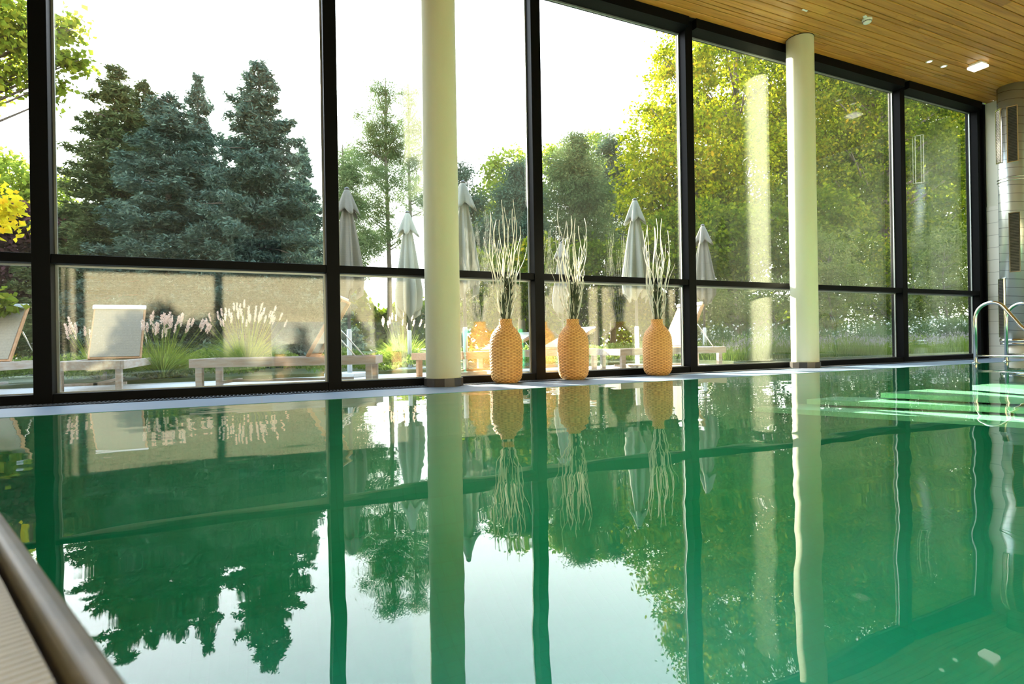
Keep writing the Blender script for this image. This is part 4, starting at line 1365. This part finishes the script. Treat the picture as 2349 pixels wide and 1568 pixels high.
def grass_clump(name, loc, label, mat, nb, h, spread, plumes, seed, width=0.006, cat='ornamental grass', plume_mat=None, droop=0.5, plume_len=0.13, plume_r=0.011, group='ornamental grasses in the beds'):
    rng = np.random.default_rng(seed)
    o = empty(name, loc, 0, label, cat, group)
    k = 7
    a = rng.random(nb) * 6.283
    r0 = rng.random(nb) * spread * 0.18
    out = spread * rng.random(nb) ** 0.6
    hh = h * (0.55 + 0.5 * rng.random(nb)) * (1 - 0.25 * out / spread)
    s = np.linspace(0, 1, k)[None, :]
    rad = r0[:, None] + out[:, None] * s ** 1.7
    z = hh[:, None] * (s - droop * 0.5 * (out / spread)[:, None] * s ** 3)
    P = np.stack([rad * np.cos(a)[:, None], rad * np.sin(a)[:, None], z], -1)
    W = width * (1 - s ** 2 * 0.9) * np.ones((nb, 1))
    ta = rng.random(nb) * 6.283
    side = np.stack([np.cos(ta), np.sin(ta), np.zeros(nb)], 1)
    V, Fq = ribbons(P, W, side)
    link('blades', mesh_np('blades', V, Fq), mat, o)
    if plumes:
        mb = MB()
        Q = []
        for i in range(plumes):
            a_ = rng.random() * 6.283
            out_ = spread * 0.80 * rng.random() ** 0.5
            zt = h * (0.98 + 0.28 * rng.random()) * (1 - 0.20 * (out_ / spread) ** 2)
            tipv = np.array([out_ * math.cos(a_), out_ * math.sin(a_), zt])
            dirv = np.array([math.cos(a_) * 0.45 * out_ / spread + 0.1, math.sin(a_) * 0.45 * out_ / spread, 1.0])
            dirv /= np.linalg.norm(dirv)
            m_ = 64
            u = rng.random(m_)
            ang2 = rng.random(m_) * 6.283
            rr_ = plume_r * np.sin(PI * (0.12 + 0.8 * u)) ** 0.6
            e1 = np.cross(dirv, [0.1, 1, 0.2]); e1 /= np.linalg.norm(e1)
            e2 = np.cross(dirv, e1)
            P_ = tipv + dirv * (u * plume_len)[:, None] + (np.cos(ang2) * rr_)[:, None] * e1 + (np.sin(ang2) * rr_)[:, None] * e2
            dd = dirv[None, :] + 0.7 * (np.cos(ang2)[:, None] * e1 + np.sin(ang2)[:, None] * e2)
            Q.append(leaf_quads(rng, P_, 0.032, 0.35, dd, 0.5))
            mb.tube([(tipv[0] * 0.1, tipv[1] * 0.1, 0.02), (tipv[0] * 0.55, tipv[1] * 0.55, zt * 0.6), tuple(tipv)], 0.002, 4)
        link('plumes', quads_mesh('plumes', np.concatenate(Q)), plume_mat or M['plume'], o)
        mb.build('stems', mat, o)
    return o


def gp(px, Y, z=-0.06):
    return (at(px, 800, Y).x, Y, z)
grass_clump('fountain_grass', gp(372, 9.1), 'fountain grass with pink plumes between the two left loungers', M['grass'], 900, 0.74, 0.72, 46, 51)
grass_clump('fountain_grass', gp(565, 10.2), 'fountain grass with pink plumes behind the side-on lounger', M['grass'], 800, 0.92, 0.80, 44, 52)
grass_clump('fountain_grass', gp(925, 9.9), 'fountain grass with few plumes by the thick column', M['grass'], 600, 0.85, 0.62, 16, 53)
grass_clump('fountain_grass', gp(230, 9.6), 'fountain grass with white plumes behind the leftmost lounger', M['grass'], 500, 0.72, 0.5, 22, 54)
grass_clump('silver_grass', gp(1995, 8.6), 'big arching silver grass right of the second column', M['grey_grass'], 1500, 0.98, 0.85, 0, 55, 0.005)
grass_clump('silver_grass', gp(1800, 8.7), 'silver grass clump left of the second column', M['grey_grass'], 1000, 0.80, 0.7, 0, 56, 0.005)
grass_clump('silver_grass', gp(2190, 8.8), 'silver grass clump in the far right pane', M['grey_grass'], 1300, 1.25, 0.8, 0, 57, 0.005)
grass_clump('silver_grass', gp(1660, 9.4), 'silver grass clump behind the farthest right parasol', M['grey_grass'], 1000, 0.8, 0.7, 0, 58, 0.005)


def gaura(px, Y, h, label, seed):
    rng = np.random.default_rng(seed)
    o = empty('gaura_plant', gp(px, Y), 0, label, 'flowering plant', 'white flowering plants in the right bed')
    nb, k = 150, 7
    a = rng.random(nb) * 6.283
    out = 0.75 * rng.random(nb) ** 0.7
    hh = h * (0.55 + 0.5 * rng.random(nb))
    s = np.linspace(0, 1, k)[None, :]
    rad = out[:, None] * s ** 1.5
    P = np.stack([rad * np.cos(a)[:, None], rad * np.sin(a)[:, None], hh[:, None] * (s - 0.1 * s ** 3)], -1)
    W = 0.0022 * np.ones((nb, k))
    ta = rng.random(nb) * 6.283
    V, Fq = ribbons(P, W, np.stack([np.cos(ta), np.sin(ta), 0 * ta], 1))
    link('stems', mesh_np('stems', V, Fq), M['grey_grass'], o)
    # narrow leaves low down
    i = rng.integers(0, nb, 2600)
    u = rng.random(2600) ** 0.8 * 0.75
    Pl = np.stack([np.interp(0, [0], [0]) + out[i] * u ** 1.5 * np.cos(a[i]), out[i] * u ** 1.5 * np.sin(a[i]), hh[i] * u], 1) + rng.normal(size=(2600, 3)) * 0.03
    Pl[:, 2] = np.maximum(Pl[:, 2], 0.02)
    link('leaves', quads_mesh('leaves', leaf_quads(rng, Pl, 0.075, 0.22)), M['grey_grass'], o)
    # flowers: four petals each
    nf = 85
    i = rng.integers(0, nb, nf)
    u = 0.35 + 0.65 * rng.random(nf)
    Pf = np.stack([out[i] * u ** 1.5 * np.cos(a[i]), out[i] * u ** 1.5 * np.sin(a[i]), hh[i] * (u - 0.1 * u ** 3)], 1)
    PP = np.repeat(Pf, 4, 0) + rng.normal(size=(nf * 4, 3)) * 0.008
    link('flowers', quads_mesh('flowers', leaf_quads(rng, PP, 0.034, 0.7)), M['petal'], o)
    return o


gl_ = [(1640, 9.9, 1.05, 'white-flowered plant just right of the fourth mullion'), (1715, 9.4, 0.95, 'white-flowered plant left of the mirrored column'), (1790, 9.2, 1.0, 'white-flowered plant beside the second column, on its left'),
       (1905, 9.1, 0.95, 'white-flowered plant beside the second column, on its right'), (1985, 9.3, 1.15, 'white-flowered plant behind the big silver grass'), (2045, 8.9, 1.15, 'white-flowered plant left of the sixth mullion'),
       (2110, 8.9, 1.2, 'white-flowered plant right of the sixth mullion'), (2165, 9.0, 1.25, 'white-flowered plant in the middle of the far right pane'), (2215, 8.7, 1.25, 'white-flowered plant next to the last mullion')]
for i, (px, Y, h, lb) in enumerate(gl_):
    gaura(px, Y, h, lb, 100 + i)

# lavender hedge in front of the right bed
rng = np.random.default_rng(9)
tag(MB().box(7.45, 19, 7.15, 9.1, -0.02, 0.05).build('ground_bed_right', M['soil']), kind='structure')
nb, k = 15000, 4
x = rng.uniform(7.5, 18.5, nb); y = rng.uniform(7.2, 8.3, nb)
h = (0.30 + 0.07 * np.sin(x * 3.1) + 0.05 * np.sin(y * 7)) * (0.6 + 0.5 * rng.random(nb))
s = np.linspace(0, 1, k)[None, :]
lx = rng.normal(size=nb) * 0.06; ly = rng.normal(size=nb) * 0.06
P = np.stack([x[:, None] + lx[:, None] * s, y[:, None] + ly[:, None] * s, 0.04 + h[:, None] * s], -1)
W = 0.0035 * (1 - 0.7 * s) * np.ones((nb, 1))
ta = rng.random(nb) * 6.283
V, Fq = ribbons(P, W, np.stack([np.cos(ta), np.sin(ta), 0 * ta], 1))
lv = empty('lavender_hedge', (0, 0, 0), 0, 'low clipped lavender edging along the front of the right bed', 'lavender', kind='stuff')
link('stems', mesh_np('stems', V, Fq), M['lavender'], lv)
sel = rng.random(nb) < 0.28
tp = P[sel, -1]
tp = np.repeat(tp, 4, 0) + np.array([0, 0, 1]) * rng.random((len(tp) * 4, 1)) * 0.06
link('flower_spikes', quads_mesh('spikes', leaf_quads(rng, tp, 0.024, 0.5, np.tile([0, 0, 1.0], (len(tp), 1)))), M['lavender_tip'], lv)

# low planting of the left and middle bed
tag(MB().box(-9, 7.40, 8.75, 11.5, -0.02, 0.03).build('ground_bed_left', M['soil']), kind='structure')
n = 42000
x = rng.uniform(-6, 8.5, n); y = rng.uniform(8.78, 11.0, n)
hm = 0.14 + 0.10 * np.sin(x * 2.3 + 1) * np.sin(y * 2.9) + 0.07 * np.sin(x * 6.1) + 0.10 * (y - 8.8) / 2
P = np.stack([x, y, 0.03 + np.maximum(hm, 0.05) * (0.4 + 0.7 * rng.random(n))], 1)
gcv = link('low_planting', quads_mesh('leaves', leaf_quads(rng, P, 0.06, 0.5, np.tile([0, 0, 0.8], (n, 1)), 1.4)), M['cover'])
tag(gcv, 'low mixed leafy planting with pink flowers behind the loungers', 'bed planting', kind='stuff')
n = 26000
x = rng.uniform(7.4, 19, n); y = rng.uniform(8.2, 10.4, n)
P = np.stack([x, y, 0.03 + (0.35 + 0.15 * np.sin(x * 2.1) * np.sin(y * 3)) * rng.random(n)], 1)
gcv = link('low_planting', quads_mesh('leaves', leaf_quads(rng, P, 0.07, 0.4, np.tile([0, 0, 0.8], (n, 1)), 1.4)), M['lavender'])
tag(gcv, 'loose grey-green leafy planting behind the lavender', 'bed planting', kind='stuff')
